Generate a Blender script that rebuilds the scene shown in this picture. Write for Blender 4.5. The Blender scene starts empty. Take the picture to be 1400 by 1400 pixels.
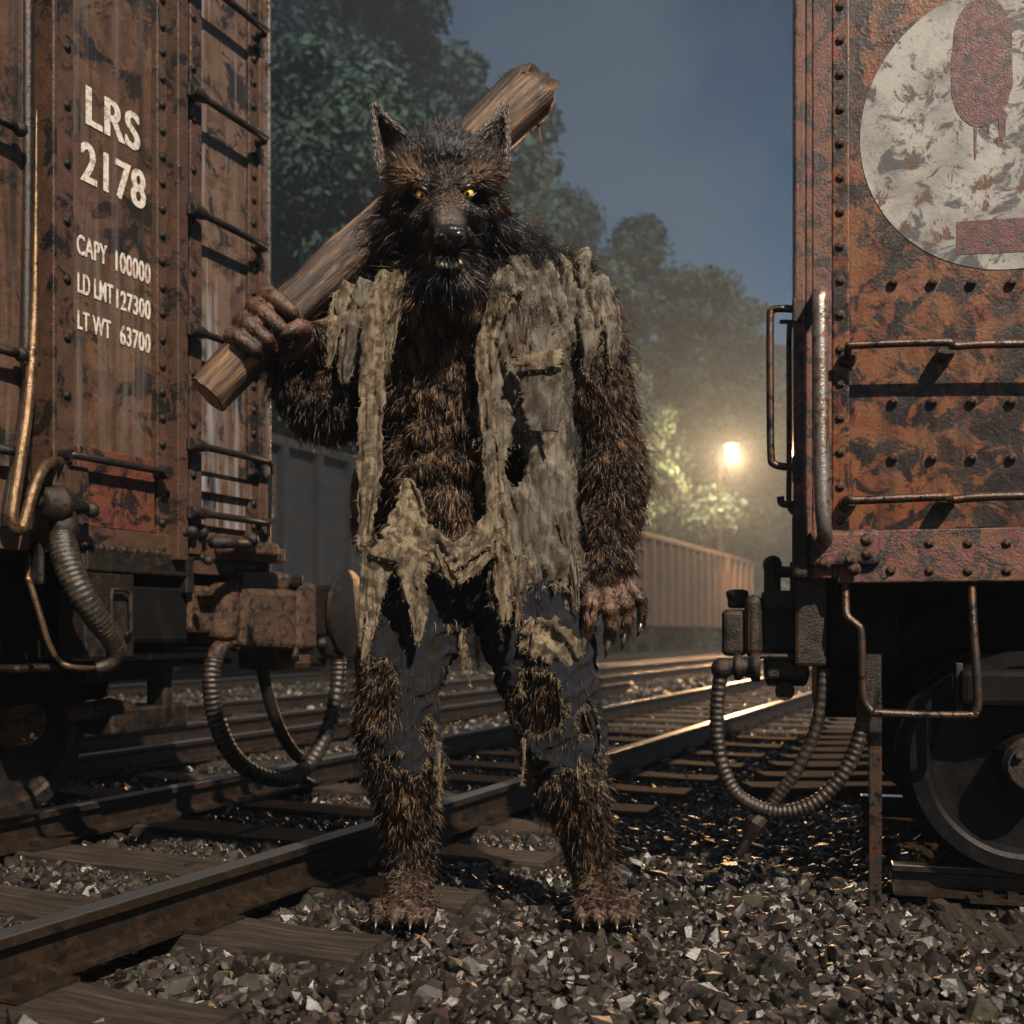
import bpy, bmesh, math, random
import numpy as np
from mathutils import Vector, Matrix, noise, Quaternion
from mathutils.bvhtree import BVHTree
random.seed(7); RNG = np.random.default_rng(11)
F = 1500.0; HC = 0.813; YH = 862.0; XVP = 1390.0
TH = math.atan((XVP-700)/F); ST, CT = math.sin(TH), math.cos(TH)
scn = bpy.context.scene
scn.render.resolution_x = scn.render.resolution_y = 1024
col = bpy.context.collection
# ------------------------------------------------------------------ helpers
class MB:
    def __init__(s): s.v = []; s.f = []
    def add(s, vs, fs):
        b = len(s.v); s.v.extend([tuple(v) for v in vs]); s.f.extend([tuple(i+b for i in f) for f in fs])
    def box(s, x0, x1, y0, y1, z0, z1):
        v = [(x, y, z) for x in (x0, x1) for y in (y0, y1) for z in (z0, z1)]
        s.add(v, [(0,1,3,2),(4,6,7,5),(0,4,5,1),(2,3,7,6),(0,2,6,4),(1,5,7,3)])
    def tube(s, pts, r, n=12, cap=True, rib=None, smooth_pts=0):
        P = [Vector(p) for p in pts]
        if smooth_pts: P = catmull(P, smooth_pts)
        m = len(P); R = r if hasattr(r, '__len__') else [r]*m
        if len(R) != m:
            R = list(np.interp(np.linspace(0, 1, m), np.linspace(0, 1, len(R)), R))
        vs = []; up = None
        for i in range(m):
            t = (P[min(i+1, m-1)]-P[max(i-1, 0)]).normalized()
            if up is None:
                up = Vector((0,0,1)) if abs(t.z) < .9 else Vector((1,0,0))
            a = (up - t*up.dot(t)).normalized(); up = a; b = t.cross(a)
            rr = R[i]*(rib(i) if rib else 1)
            for k in range(n):
                th = 2*math.pi*k/n
                vs.append(P[i]+a*(math.cos(th)*rr)+b*(math.sin(th)*rr))
        fs = [(i*n+k, i*n+(k+1) % n, (i+1)*n+(k+1) % n, (i+1)*n+k) for i in range(m-1) for k in range(n)]
        if cap: fs += [tuple(range(n))[::-1], tuple((m-1)*n+k for k in range(n))]
        s.add(vs, fs)
    def ball(s, c, r, nu=12, nv=8):
        rx, ry, rz = r if hasattr(r, '__len__') else (r, r, r)
        vs = [(c[0], c[1], c[2]+rz)]
        for j in range(1, nv):
            ph = math.pi*j/nv
            for i in range(nu):
                th = 2*math.pi*i/nu
                vs.append((c[0]+rx*math.sin(ph)*math.cos(th), c[1]+ry*math.sin(ph)*math.sin(th), c[2]+rz*math.cos(ph)))
        vs.append((c[0], c[1], c[2]-rz)); L = len(vs)-1
        fs = [(0, 1+i, 1+(i+1) % nu) for i in range(nu)]
        for j in range(nv-2):
            for i in range(nu):
                a = 1+j*nu+i; b = 1+j*nu+(i+1) % nu; fs.append((a, a+nu, b+nu, b))
        fs += [(L, 1+(nv-2)*nu+(i+1) % nu, 1+(nv-2)*nu+i) for i in range(nu)]
        s.add(vs, fs)
    def lathe_y(s, c, prof, n=48):      # axis along y, prof = [(y, r)]
        vs = []
        for (y, r) in prof:
            for k in range(n):
                th = 2*math.pi*k/n; vs.append((c[0]+r*math.cos(th), c[1]+y, c[2]+r*math.sin(th)))
        m = len(prof)
        fs = [(i*n+k, i*n+(k+1) % n, (i+1)*n+(k+1) % n, (i+1)*n+k) for i in range(m-1) for k in range(n)]
        fs += [tuple(range(n))[::-1], tuple((m-1)*n+k for k in range(n))]
        s.add(vs, fs)
    def lathe_x(s, c, prof, n=40):
        t = MB(); t.lathe_y((0,0,0), prof, n); s.add([(c[0]+v[1], c[1]+v[0], c[2]+v[2]) for v in t.v], t.f)
    def poly(s, pts2, y, th):           # outline in (x,z), extruded in y
        n = len(pts2)
        s.add([(p[0], y, p[1]) for p in pts2]+[(p[0], y+th, p[1]) for p in pts2],
              [tuple(range(n)), tuple(range(n, 2*n))[::-1]]+[(i, n+i, n+(i+1) % n, (i+1) % n) for i in range(n)])
    def build(s, name, mat, parent=None, bevel=0, smooth=False, segs=2):
        me = bpy.data.meshes.new(name); me.from_pydata(s.v, [], s.f); me.update()
        bm = bmesh.new(); bm.from_mesh(me); bmesh.ops.recalc_face_normals(bm, faces=bm.faces); bm.to_mesh(me); bm.free()
        o = bpy.data.objects.new(name, me); col.objects.link(o)
        if mat: me.materials.append(mat)
        if parent: o.parent = parent
        if bevel:
            m = o.modifiers.new('b', 'BEVEL'); m.width = bevel; m.segments = segs; m.limit_method = 'ANGLE'; m.angle_limit = .7
        me.polygons.foreach_set('use_smooth', [smooth]*len(me.polygons))
        return o
def catmull(P, n):
    out = []; m = len(P)
    for i in range(m-1):
        p0, p1, p2, p3 = P[max(i-1, 0)], P[i], P[i+1], P[min(i+2, m-1)]
        for k in range(n):
            t = k/n
            out.append(.5*((2*p1)+(p2-p0)*t+(2*p0-5*p1+4*p2-p3)*t*t+(3*p1-p0-3*p2+p3)*t**3))
    out.append(P[-1]); return out
def tag(o, label=None, cat=None, group=None, kind=None):
    if label: o['label'] = label
    if cat: o['category'] = cat
    if group: o['group'] = group
    if kind: o['kind'] = kind
    return o
def empty(name, loc, rz=0, label=None, cat=None, group=None):
    o = bpy.data.objects.new(name, None); col.objects.link(o); o.location = loc; o.rotation_euler = (0,0,rz)
    o.empty_display_size = .1
    return tag(o, label, cat, group)
def npmesh(name, V, Fc, mat, parent=None, colattr=None, smooth=False):
    """V (n,3), Fc (m,k) uniform polys"""
    me = bpy.data.meshes.new(name); n = len(V); m, k = Fc.shape
    me.vertices.add(n); me.vertices.foreach_set('co', V.astype(np.float32).ravel())
    me.loops.add(m*k); me.loops.foreach_set('vertex_index', Fc.astype(np.int32).ravel())
    me.polygons.add(m); me.polygons.foreach_set('loop_start', np.arange(0, m*k, k, dtype=np.int32))
    me.update(calc_edges=True)
    if colattr is not None:
        a = me.color_attributes.new('col', 'FLOAT_COLOR', 'POINT')
        c4 = np.ones((n, 4), dtype=np.float32); c4[:, :3] = colattr; a.data.foreach_set('color', c4.ravel())
    me.polygons.foreach_set('use_smooth', np.full(m, smooth, dtype=bool))
    me.materials.append(mat)
    o = bpy.data.objects.new(name, me); col.objects.link(o)
    if parent: o.parent = parent
    return o
# ------------------------------------------------------------------ materials
def new_mat(name):
    m = bpy.data.materials.new(name); m.use_nodes = True; nt = m.node_tree
    b = nt.nodes['Principled BSDF']; return m, nt, b
def N(nt, t, **kw):
    n = nt.nodes.new(t)
    for k, v in kw.items():
        if k in n.inputs: n.inputs[k].default_value = v
        else: setattr(n, k, v)
    return n
def coords(nt, scale=(1,1,1)):
    tc = N(nt, 'ShaderNodeTexCoord'); mp = N(nt, 'ShaderNodeMapping'); mp.inputs['Scale'].default_value = scale
    nt.links.new(tc.outputs['Object'], mp.inputs['Vector']); return mp.outputs['Vector']
def noise_n(nt, vec, scale, detail=6, rough=.6, dist=0):
    n = N(nt, 'ShaderNodeTexNoise'); n.inputs['Scale'].default_value = scale; n.inputs['Detail'].default_value = detail
    n.inputs['Roughness'].default_value = rough; n.inputs['Distortion'].default_value = dist
    nt.links.new(vec, n.inputs['Vector']); return n.outputs['Fac']
def ramp(nt, fac, stops):
    r = N(nt, 'ShaderNodeValToRGB'); e = r.color_ramp.elements
    while len(e) < len(stops): e.new(.5)
    for i, (p, c) in enumerate(stops):
        e[i].position = p; e[i].color = (c, c, c, 1) if not hasattr(c, '__len__') else (*c, 1)
    nt.links.new(fac, r.inputs['Fac']); return r.outputs['Color']
def mix(nt, fac, a, b):
    m = N(nt, 'ShaderNodeMix', data_type='RGBA')
    for s, v in ((0, fac), (6, a), (7, b)):
        if hasattr(v, 'is_linked') or hasattr(v, 'links'): nt.links.new(v, m.inputs[s])
        elif s == 0: m.inputs[0].default_value = v
        else: m.inputs[s].default_value = (*v, 1)
    return m.outputs[2]
def bump(nt, b, h, strength=.4, dist=.01):
    n = N(nt, 'ShaderNodeBump'); n.inputs['Strength'].default_value = strength; n.inputs['Distance'].default_value = dist
    nt.links.new(h, n.inputs['Height']); nt.links.new(n.outputs['Normal'], b.inputs['Normal'])
def rusty(name, paint, paint2, rust, dark, cover=.5, darkcov=.42, rough=(.35, .7), streak=None, seed=0, metal=0.0, scale=1, bumps=.35):
    m, nt, b = new_mat(name)
    v = coords(nt); mp = nt.nodes['Mapping']; mp.inputs['Location'].default_value = (seed*3.1, seed*1.7, seed*.9)
    big = noise_n(nt, v, 1.6*scale, 8, .62, .3); med = noise_n(nt, v, 7*scale, 10, .68, .4); fine = noise_n(nt, v, 38*scale, 6, .7)
    c = mix(nt, ramp(nt, big, [(.38, 0), (.62, 1)]), paint, paint2)
    c = mix(nt, ramp(nt, med, [(cover-.03, 1), (cover+.05, 0)]), c, rust)
    n2 = noise_n(nt, v, 4.2*scale, 12, .72, .8)
    c = mix(nt, ramp(nt, n2, [(darkcov-.03, 1), (darkcov+.02, 0)]), c, dark)
    if streak:
        sv = N(nt, 'ShaderNodeMapping'); sv.inputs['Scale'].default_value = (14, 14, .7)
        nt.links.new(v, sv.inputs['Vector']); sn = noise_n(nt, sv.outputs['Vector'], 1.3, 6, .6, .3)
        c = mix(nt, ramp(nt, sn, [(.5, 0), (.68, .75)]), c, streak)
        sv2 = N(nt, 'ShaderNodeMapping'); sv2.inputs['Scale'].default_value = (19, 19, .9); sv2.inputs['Location'].default_value = (5, 5, 5)
        nt.links.new(v, sv2.inputs['Vector']); sn2 = noise_n(nt, sv2.outputs['Vector'], 1.1, 6, .6, .3)
        c = mix(nt, ramp(nt, sn2, [(.5, 0), (.72, .8)]), c, dark)
    # fine speckle of dirt
    c = mix(nt, ramp(nt, fine, [(.6, 0), (.72, .7)]), c, dark)
    nt.links.new(c, b.inputs['Base Color'])
    nt.links.new(ramp(nt, med, [(.3, rough[1]), (.65, rough[0])]), b.inputs['Roughness'])
    b.inputs['Metallic'].default_value = metal
    mm = N(nt, 'ShaderNodeMath', operation='ADD'); nt.links.new(med, mm.inputs[0]); nt.links.new(fine, mm.inputs[1])
    bump(nt, b, mm.outputs[0], bumps, .006)
    return m
M = {}
M['carL'] = rusty('freight_paint', (.105,.056,.045), (.135,.077,.040), (.085,.045,.027), (.015,.013,.012), .51, .45, (.25,.5), (.14,.12,.11), 1, scale=1.3, bumps=.6)
M['carL2'] = rusty('freight_paint_ribs', (.095,.048,.035), (.08,.044,.028), (.065,.036,.023), (.013,.011,.010), .5, .46, (.22,.45), None, 2, scale=2, bumps=.6)
M['carLend'] = rusty('ladder_panel_paint', (.16,.105,.078), (.12,.075,.05), (.095,.052,.034), (.022,.020,.020), .46, .45, (.25,.5), (.38,.38,.40), 3, scale=1.4)
M['carR'] = rusty('rusted_maroon', (.20,.066,.022), (.125,.034,.022), (.165,.060,.018), (.014,.008,.006), .52, .50, (.24,.5), (.07,.028,.017), 4, scale=2.3, bumps=.35)
M['carR2'] = rusty('maroon_strip', (.12,.030,.030), (.11,.040,.027), (.13,.048,.02), (.017,.009,.008), .49, .48, (.25,.5), None, 5, scale=3.2, bumps=.7)
M['iron'] = rusty('rusty_cast_iron', (.085,.047,.028), (.05,.031,.021), (.12,.062,.03), (.013,.010,.009), .5, .47, (.25,.45), None, 6, metal=.35, scale=6, bumps=.9)
M['irond'] = rusty('dark_greasy_iron', (.03,.023,.018), (.018,.015,.013), (.055,.03,.017), (.007,.006,.006), .42, .42, (.3,.5), None, 7, metal=.4, scale=4, bumps=.6)
M['black'] = rusty('black_underframe', (.006,.0055,.005), (.005,.0045,.0045), (.011,.008,.006), (.003,.003,.003), .4, .42, (.6,.85), None, 8)
M['rod'] = rusty('worn_steel_rod', (.10,.09,.085), (.07,.055,.045), (.13,.06,.03), (.015,.013,.012), .47, .45, (.25,.45), None, 9, metal=.75, scale=5)
M['rodb'] = rusty('bright_handrail', (.42,.39,.36), (.30,.26,.23), (.20,.095,.05), (.03,.022,.02), .43, .4, (.22,.4), None, 10, metal=.8, scale=4)
M['rodd'] = rusty('dark_handrail', (.035,.033,.032), (.025,.022,.02), (.07,.035,.02), (.012,.01,.01), .42, .42, (.25,.4), None, 12, metal=.5, scale=5)
M['wheel'] = rusty('wheel_steel', (.008,.007,.007), (.006,.0055,.005), (.015,.009,.006), (.003,.003,.003), .42, .42, (.35,.55), None, 13, metal=.3, scale=3)
for k_, sp_ in (('black', .12), ('wheel', .25)): M[k_].node_tree.nodes['Principled BSDF'].inputs['Specular IOR Level'].default_value = sp_
M['hose'] = rusty('ribbed_hose', (.026,.021,.017), (.018,.015,.013), (.055,.036,.022), (.009,.008,.007), .45, .42, (.28,.45), None, 14, scale=5)
M['brass'] = rusty('dirty_brass_pipe', (.22,.14,.07), (.14,.09,.05), (.10,.055,.03), (.02,.015,.012), .45, .42, (.25,.45), None, 15, metal=.7, scale=5)
M['rail'] = rusty('rail_side_rust', (.030,.020,.013), (.022,.016,.012), (.045,.027,.016), (.010,.008,.006), .45, .42, (.3,.5), None, 16, metal=.35, scale=3)
m, nt, b = new_mat('polished_rail_head'); b.inputs['Base Color'].default_value = (.62,.63,.65,1); b.inputs['Metallic'].default_value = .95; b.inputs['Roughness'].default_value = .28
v = coords(nt); bump(nt, b, noise_n(nt, v, 25, 4, .6), .25, .003); M['railtop'] = m
m, nt, b = new_mat('stencil_white'); v = coords(nt)
c = mix(nt, ramp(nt, noise_n(nt, v, 60, 8, .75), [(.42, 0), (.5, 1)]), (.33,.24,.19), (.66,.62,.56)); nt.links.new(c, b.inputs['Base Color']); b.inputs['Roughness'].default_value = .5
M['stencil'] = m
m, nt, b = new_mat('old_white_emblem'); v = coords(nt)
c = mix(nt, ramp(nt, noise_n(nt, v, 5, 10, .65, .4), [(.4, 0), (.6, 1)]), (.20,.19,.18), (.37,.355,.33))
c = mix(nt, ramp(nt, noise_n(nt, v, 7, 12, .72, .9), [(.43, 1), (.47, 0)]), c, (.07,.068,.072))
c = mix(nt, ramp(nt, noise_n(nt, v, 17, 12, .75, .5), [(.42, 1), (.45, 0)]), c, (.10,.05,.028))
c = mix(nt, ramp(nt, noise_n(nt, v, 45, 6, .7), [(.62, 0), (.68, .8)]), c, (.07,.05,.045))
nt.links.new(c, b.inputs['Base Color']); b.inputs['Roughness'].default_value = .5; bump(nt, b, noise_n(nt, v, 40, 6, .7), .4, .004); M['emblem'] = m
M['emblemred'] = rusty('emblem_red', (.085,.018,.018), (.11,.030,.030), (.06,.022,.018), (.022,.010,.010), .42, .45, (.35,.6), None, 17, scale=5)
def ballast_mat(name, attr):
    m, nt, b = new_mat(name); v = coords(nt)
    if attr:
        a = N(nt, 'ShaderNodeAttribute'); a.attribute_name = 'col'; base = a.outputs['Color']
    else:
        vo = N(nt, 'ShaderNodeTexVoronoi'); vo.inputs['Scale'].default_value = 26; nt.links.new(v, vo.inputs['Vector'])
        sep = N(nt, 'ShaderNodeSeparateColor'); nt.links.new(vo.outputs['Color'], sep.inputs[0])
        base = ramp(nt, sep.outputs[0], [(0, (.02,.016,.013)), (.5, (.06,.045,.035)), (1, (.13,.10,.08))])
    c = mix(nt, ramp(nt, noise_n(nt, v, 60, 6, .7), [(.35, .7), (.6, 0)]), base, (.02,.016,.013))
    nt.links.new(c, b.inputs['Base Color'])
    nt.links.new(ramp(nt, noise_n(nt, v, 12, 4, .6), [(.35, .18), (.65, .5)]), b.inputs['Roughness'])
    if attr: bump(nt, b, noise_n(nt, v, 130, 5, .7), .5, .003)
    else:
        mm = N(nt, 'ShaderNodeMath', operation='SUBTRACT'); mm.inputs[0].default_value = 1; nt.links.new(vo.outputs['Distance'], mm.inputs[1])
        bump(nt, b, mm.outputs[0], 1, .04)
    return m
M['stone'] = ballast_mat('ballast_stone', True); M['ground'] = ballast_mat('gravel_ground', False)
m, nt, b = new_mat('weathered_tie'); v = coords(nt, (3, 40, 40))
g = noise_n(nt, v, 1.2, 8, .65, .3)
c = ramp(nt, g, [(.3, (.006,.005,.004)), (.5, (.028,.021,.016)), (.75, (.075,.058,.044))]); nt.links.new(c, b.inputs['Base Color'])
b.inputs['Roughness'].default_value = .75; b.inputs['Specular IOR Level'].default_value = .25; bump(nt, b, g, .8, .01); M['tie'] = m
m, nt, b = new_mat('club_wood'); v = coords(nt, (30, 30, 2.2)); g = noise_n(nt, v, 1.3, 10, .7, .6); g2 = noise_n(nt, coords(nt, (9, 9, 3)), 1.2, 8, .65)
c = ramp(nt, g, [(.36, (.012,.007,.004)), (.45, (.075,.038,.018)), (.56, (.19,.105,.048)), (.70, (.34,.215,.11))])
c = mix(nt, ramp(nt, g2, [(.42, .9), (.54, 0)]), c, (.022,.013,.009)); nt.links.new(c, b.inputs['Base Color'])
b.inputs['Roughness'].default_value = .42; bump(nt, b, g, 1, .012); M['wood'] = m
m, nt, b = new_mat('cut_wood_end'); v = coords(nt); w = N(nt, 'ShaderNodeTexWave', wave_type='RINGS'); w.rings_direction = 'Z'; w.inputs['Scale'].default_value = 22; w.inputs['Distortion'].default_value = 2.5
nt.links.new(v, w.inputs['Vector']); c = ramp(nt, w.outputs['Fac'], [(0, (.11,.055,.024)), (1, (.40,.26,.13))]); nt.links.new(c, b.inputs['Base Color']); b.inputs['Roughness'].default_value = .6; M['woodend'] = m
def cloth_mat(name, a, b_, dirt, dark, rough=.8, holes=False, sc=1):
    m, nt, b = new_mat(name); v = coords(nt)
    n1 = noise_n(nt, v, 5*sc, 8, .65, .4); n2 = noise_n(nt, v, 18*sc, 8, .7, .3)
    c = mix(nt, ramp(nt, n1, [(.4, 0), (.6, 1)]), a, b_)
    c = mix(nt, ramp(nt, n2, [(.43, 1), (.53, 0)]), c, dirt)
    c = mix(nt, ramp(nt, noise_n(nt, v, 3.2*sc, 10, .7, .8), [(.39, .95), (.48, 0)]), c, dark)
    c = mix(nt, ramp(nt, noise_n(nt, v, 55*sc, 6, .7), [(.58, 0), (.7, .6)]), c, dark)
    stv = N(nt, 'ShaderNodeMapping'); stv.inputs['Scale'].default_value = (75, 75, 7); nt.links.new(v, stv.inputs['Vector']); st = noise_n(nt, stv.outputs['Vector'], 1, 6, .65, .5)
    c = mix(nt, ramp(nt, st, [(.40, .6), (.52, 0)]), c, dark)  # dark vertical streaks put crease shade and thread lines into the colour
    nt.links.new(c, b.inputs['Base Color']); b.inputs['Roughness'].default_value = rough
    w1 = N(nt, 'ShaderNodeTexWave'); w1.inputs['Scale'].default_value = 210; nt.links.new(v, w1.inputs['Vector']); w1.bands_direction = 'Z'
    mm = N(nt, 'ShaderNodeMath', operation='MULTIPLY_ADD'); nt.links.new(st, mm.inputs[0]); mm.inputs[1].default_value = 2.5; nt.links.new(w1.outputs['Fac'], mm.inputs[2])
    bump(nt, b, mm.outputs[0], .55, .006); b.inputs['Specular IOR Level'].default_value = .3
    return m
M['shirt'] = cloth_mat('torn_khaki_cloth', (.25,.215,.165), (.155,.14,.115), (.085,.062,.042), (.022,.018,.014), .6)
M['rag'] = cloth_mat('frayed_tan_cloth', (.33,.265,.18), (.22,.175,.115), (.10,.066,.040), (.028,.020,.013), .6, sc=2)
M['denim'] = cloth_mat('filthy_denim', (.012,.016,.028), (.020,.021,.026), (.018,.014,.011), (.005,.005,.006), .85)
m, nt, b = new_mat('wolf_skin'); v = coords(nt); n1 = noise_n(nt, v, 9, 8, .65)
c = ramp(nt, n1, [(.35, (.016,.010,.008)), (.5, (.075,.038,.023)), (.70, (.19,.095,.055))]); nt.links.new(c, b.inputs['Base Color']); b.inputs['Roughness'].default_value = .36
bump(nt, b, noise_n(nt, v, 70, 6, .7), .8, .006); M['skin'] = m
m, nt, b = new_mat('wet_fur'); a = N(nt, 'ShaderNodeAttribute'); a.attribute_name = 'col'; nt.links.new(a.outputs['Color'], b.inputs['Base Color']); b.inputs['Roughness'].default_value = .36; b.inputs['Specular IOR Level'].default_value = .6; M['fur'] = m
def plain(name, c, r=.5, met=0, coat=0):
    m, nt, b = new_mat(name); b.inputs['Base Color'].default_value = (*c, 1); b.inputs['Roughness'].default_value = r; b.inputs['Metallic'].default_value = met; b.inputs['Coat Weight'].default_value = coat
    v = coords(nt); bump(nt, b, noise_n(nt, v, 90, 4, .6), .25, .002); return m
M['nose'] = plain('wet_nose', (.012,.011,.012), .22, 0, .4); M['claw'] = plain('dark_claw', (.05,.038,.03), .25, 0, .3); M['tooth'] = plain('old_ivory', (.62,.52,.36), .25, 0, .5)
M['pupil'] = plain('pupil', (.004,.004,.004), .1, 0, .5); M['gum'] = plain('mouth_dark', (.02,.008,.008), .3)
m, nt, b = new_mat('amber_iris'); b.inputs['Base Color'].default_value = (1,.62,.08,1); b.inputs['Roughness'].default_value = .12; b.inputs['Coat Weight'].default_value = 1; M['iris'] = m
m, nt, b = new_mat('tree_leaf'); a = N(nt, 'ShaderNodeAttribute'); a.attribute_name = 'col'; nt.links.new(a.outputs['Color'], b.inputs['Base Color']); b.inputs['Roughness'].default_value = .8; b.inputs['Specular IOR Level'].default_value = .2
M['leaf'] = m
m, nt, b = new_mat('tree_bark'); v = coords(nt, (6,6,1)); c = ramp(nt, noise_n(nt, v, 3, 8, .7), [(.35, (.015,.012,.01)), (.65, (.06,.045,.035))]); nt.links.new(c, b.inputs['Base Color']); b.inputs['Roughness'].default_value = .9; M['bark'] = m
M['gond_night'] = rusty('gondola_paint_night_shade', (.007,.009,.013), (.010,.011,.014), (.012,.009,.008), (.004,.004,.005), .45, .4, (.6,.9), None, 22, scale=.6)  # darker bluish copy of the gondola colour, with night shade put into the paint
M['gond'] = rusty('gondola_paint', (.045,.026,.017), (.032,.020,.015), (.06,.03,.016), (.009,.007,.006), .45, .4, (.6,.85), None, 21, scale=.6)
SKY=0.78; HAZE=0.0038; EXPO=0.48; LAMP=6500
# ------------------------------------------------------------------ tracks
def cline(c, Z):            # point on a line parallel to the rails at offset c, depth Z
    t = (Z-c*ST)/CT; return Vector((t*ST-c*CT, Z, 0)), t
def tc(c, t): return Vector((t*ST-c*CT, t*CT+c*ST, 0))
RZ = math.pi/2-TH
RAILH = .123
plate_me = None
def rail(c, t0, t1, label, h=RAILH):
    pr = [(-.07,0),(.07,0),(.07,.012),(.012,.025),(.012,.085),(.036,.098),(.036,.120),(-.036,.120),(-.036,.098),(-.012,.085),(-.012,.025),(-.07,.012)]
    k = h/.123
    o = empty('steel_rail', tc(c, t0), RZ, label, 'rail', 'steel rails of the yard')
    mb = MB(); n = len(pr); L = t1-t0; seg = max(2, int(L/2))
    vs = [(L*i/seg, y, z*k) for i in range(seg+1) for (y, z) in pr]
    mb.add(vs, [(i*n+j, i*n+(j+1) % n, (i+1)*n+(j+1) % n, (i+1)*n+j) for i in range(seg) for j in range(n)]+[tuple(range(n)), tuple(seg*n+j for j in range(n))])
    mb.build('rail_profile', M['rail'], o)
    h2 = MB(); h2.box(.001, L-.001, -.031, .031, .1195*k, .123*k); h2.build('running_surface', M['railtop'], o, bevel=.001)
    # spikes and tie plates
    global plate_me
    for i in range(int(min(L, 14)/.6)):
        if plate_me is None:
            s = MB(); s.box(-.09, .09, -.13, .13, .001, .011)
            for sy in (-.085, .085): s.box(-.05, -.02, sy-.014, sy+.014, .009, .03); s.box(.02, .05, sy-.014, sy+.014, .009, .03)
            p = s.build('tie_plate', M['rail'], o); plate_me = p
        else: p = plate_me.copy(); col.objects.link(p); p.parent = o
        p.location = (.3+i*.6, 0, 0)
    return o
rail(2.1, -1.5, 95, 'nearest steel rail, running behind the werewolf from lower left')
rail(3.4, -1.5, 95, 'second steel rail, under the wheel of the lettered boxcar')
rail(4.72, -1.5, 14, 'rail on the far side beneath the lettered boxcar')
rail(5.6, -1.5, 95, 'near rail of the empty track behind the werewolf')
rail(7.0, -1.5, 95, 'far rail of the empty track behind the werewolf')
rail(10.35, 4, 95, 'near rail under the row of gondola cars')
rail(11.75, 4, 95, 'far rail under the row of gondola cars')
ties = []
def tie_mesh(L):
    mb = MB(); nx = 24; prof = [(-.11,-.13),(.11,-.13),(.11,-.008),(.10,0),(-.10,0),(-.11,-.008)]
    vs = []
    for i in range(nx+1):
        x = -L/2+L*i/nx
        for (y, z) in prof:
            q = noise.noise((x*3, y*20, z*9+L)); vs.append((x+ (q*.03 if i in (0,nx) else 0), y+q*.012, z+q*.008))
    n = len(prof)
    mb.add(vs, [(i*n+j, i*n+(j+1) % n, (i+1)*n+(j+1) % n, (i+1)*n+j) for i in range(nx) for j in range(n)]+[tuple(range(n)), tuple(nx*n+j for j in range(n))])
    return mb
tieo = tie_mesh(2.5).build('wooden_sleeper', M['tie']); tie_rects = []
first = [True]
def tie(cc, t, rot=0, group='wooden sleepers of the tracks', label='weathered wooden sleeper half sunk in dark ballast under the rails', dz=0, world=None):
    o = tieo if first[0] else tieo.copy()
    if not first[0]: col.objects.link(o)
    first[0] = False
    p = world if world is not None else tc(cc, t); o.location = (p.x, p.y, .002+dz+random.uniform(-.004, .003)); a = RZ+math.pi/2+rot if world is None else rot
    o.rotation_euler = (0, 0, a+random.uniform(-.012, .012))
    tag(o, label, 'sleeper', group); tie_rects.append((p.x, p.y, a, 1.25)); return o
for i in range(46): tie(2.75, -1.2+i*.6)
for i in range(14): tie(4.35, -1.0+i*.62+.3, dz=-.02)
for i in range(46): tie(6.3, -.9+i*.6)
# the spur under the maroon car
YR = 3.3
def rspur(y, label):
    o = rail(2.1, 0, 7, label, .085); o.location = (RXC+.3*math.cos(PH)+y*math.sin(PH), YR-.3*math.sin(PH)+y*math.cos(PH), .0); o.rotation_euler = (0,0,-PH); return o
PH = math.radians(14); RXC = 385/F*YR
rspur(.22, 'short spur rail beneath the maroon car, nearer one'); rspur(1.69, 'short spur rail beneath the maroon car, farther one')
for i in range(9):
    a_ = .5+i*.62; tie(0, 0, rot=math.pi/2-PH, world=Vector((RXC+a_*math.cos(PH)+.95*math.sin(PH), YR-a_*math.sin(PH)+.95*math.cos(PH), 0)), dz=-.02, group='sleepers of the spur', label='dark sleeper of the spur under the maroon car')
# loose pile of sleepers laid out flat behind the maroon car
for i in range(12):
    y = 5.6+i*.42; tie(0, 0, rot=0.0, world=Vector(((1300-700)/F*y+.2, y, 0)), dz=.03, group='sleepers laid out behind the spur', label='grey sleeper lying flat in the gravel behind the maroon car wheel')
# ------------------------------------------------------------------ ground + ballast
def gh(x, y): return -.05+.012*noise.noise((x*1.3, y*1.3, 0))+.02*noise.noise((x*.3, y*.3, 4))
gx = np.concatenate([[-400,-120,-50], np.linspace(-20, 25, 91), [60,150,400]]); gy = np.concatenate([[-60,-20,-5], np.linspace(0, 45, 91), [60,90,140,250,600]])
V = np.array([(x, y, gh(x, y)) for y in gy for x in gx]); nx = len(gx)
Fq = np.array([(j*nx+i, j*nx+i+1, (j+1)*nx+i+1, (j+1)*nx+i) for j in range(len(gy)-1) for i in range(nx-1)])
g = npmesh('ground', V, Fq, M['ground'], smooth=True); tag(g, kind='structure')
def ico(sub):
    bm = bmesh.new(); bmesh.ops.create_icosphere(bm, subdivisions=sub, radius=1); bm.verts.ensure_lookup_table()
    v = np.array([x.co[:] for x in bm.verts]); f = np.array([[q.index for q in p.verts] for p in bm.faces]); bm.free(); return v, f
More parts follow.
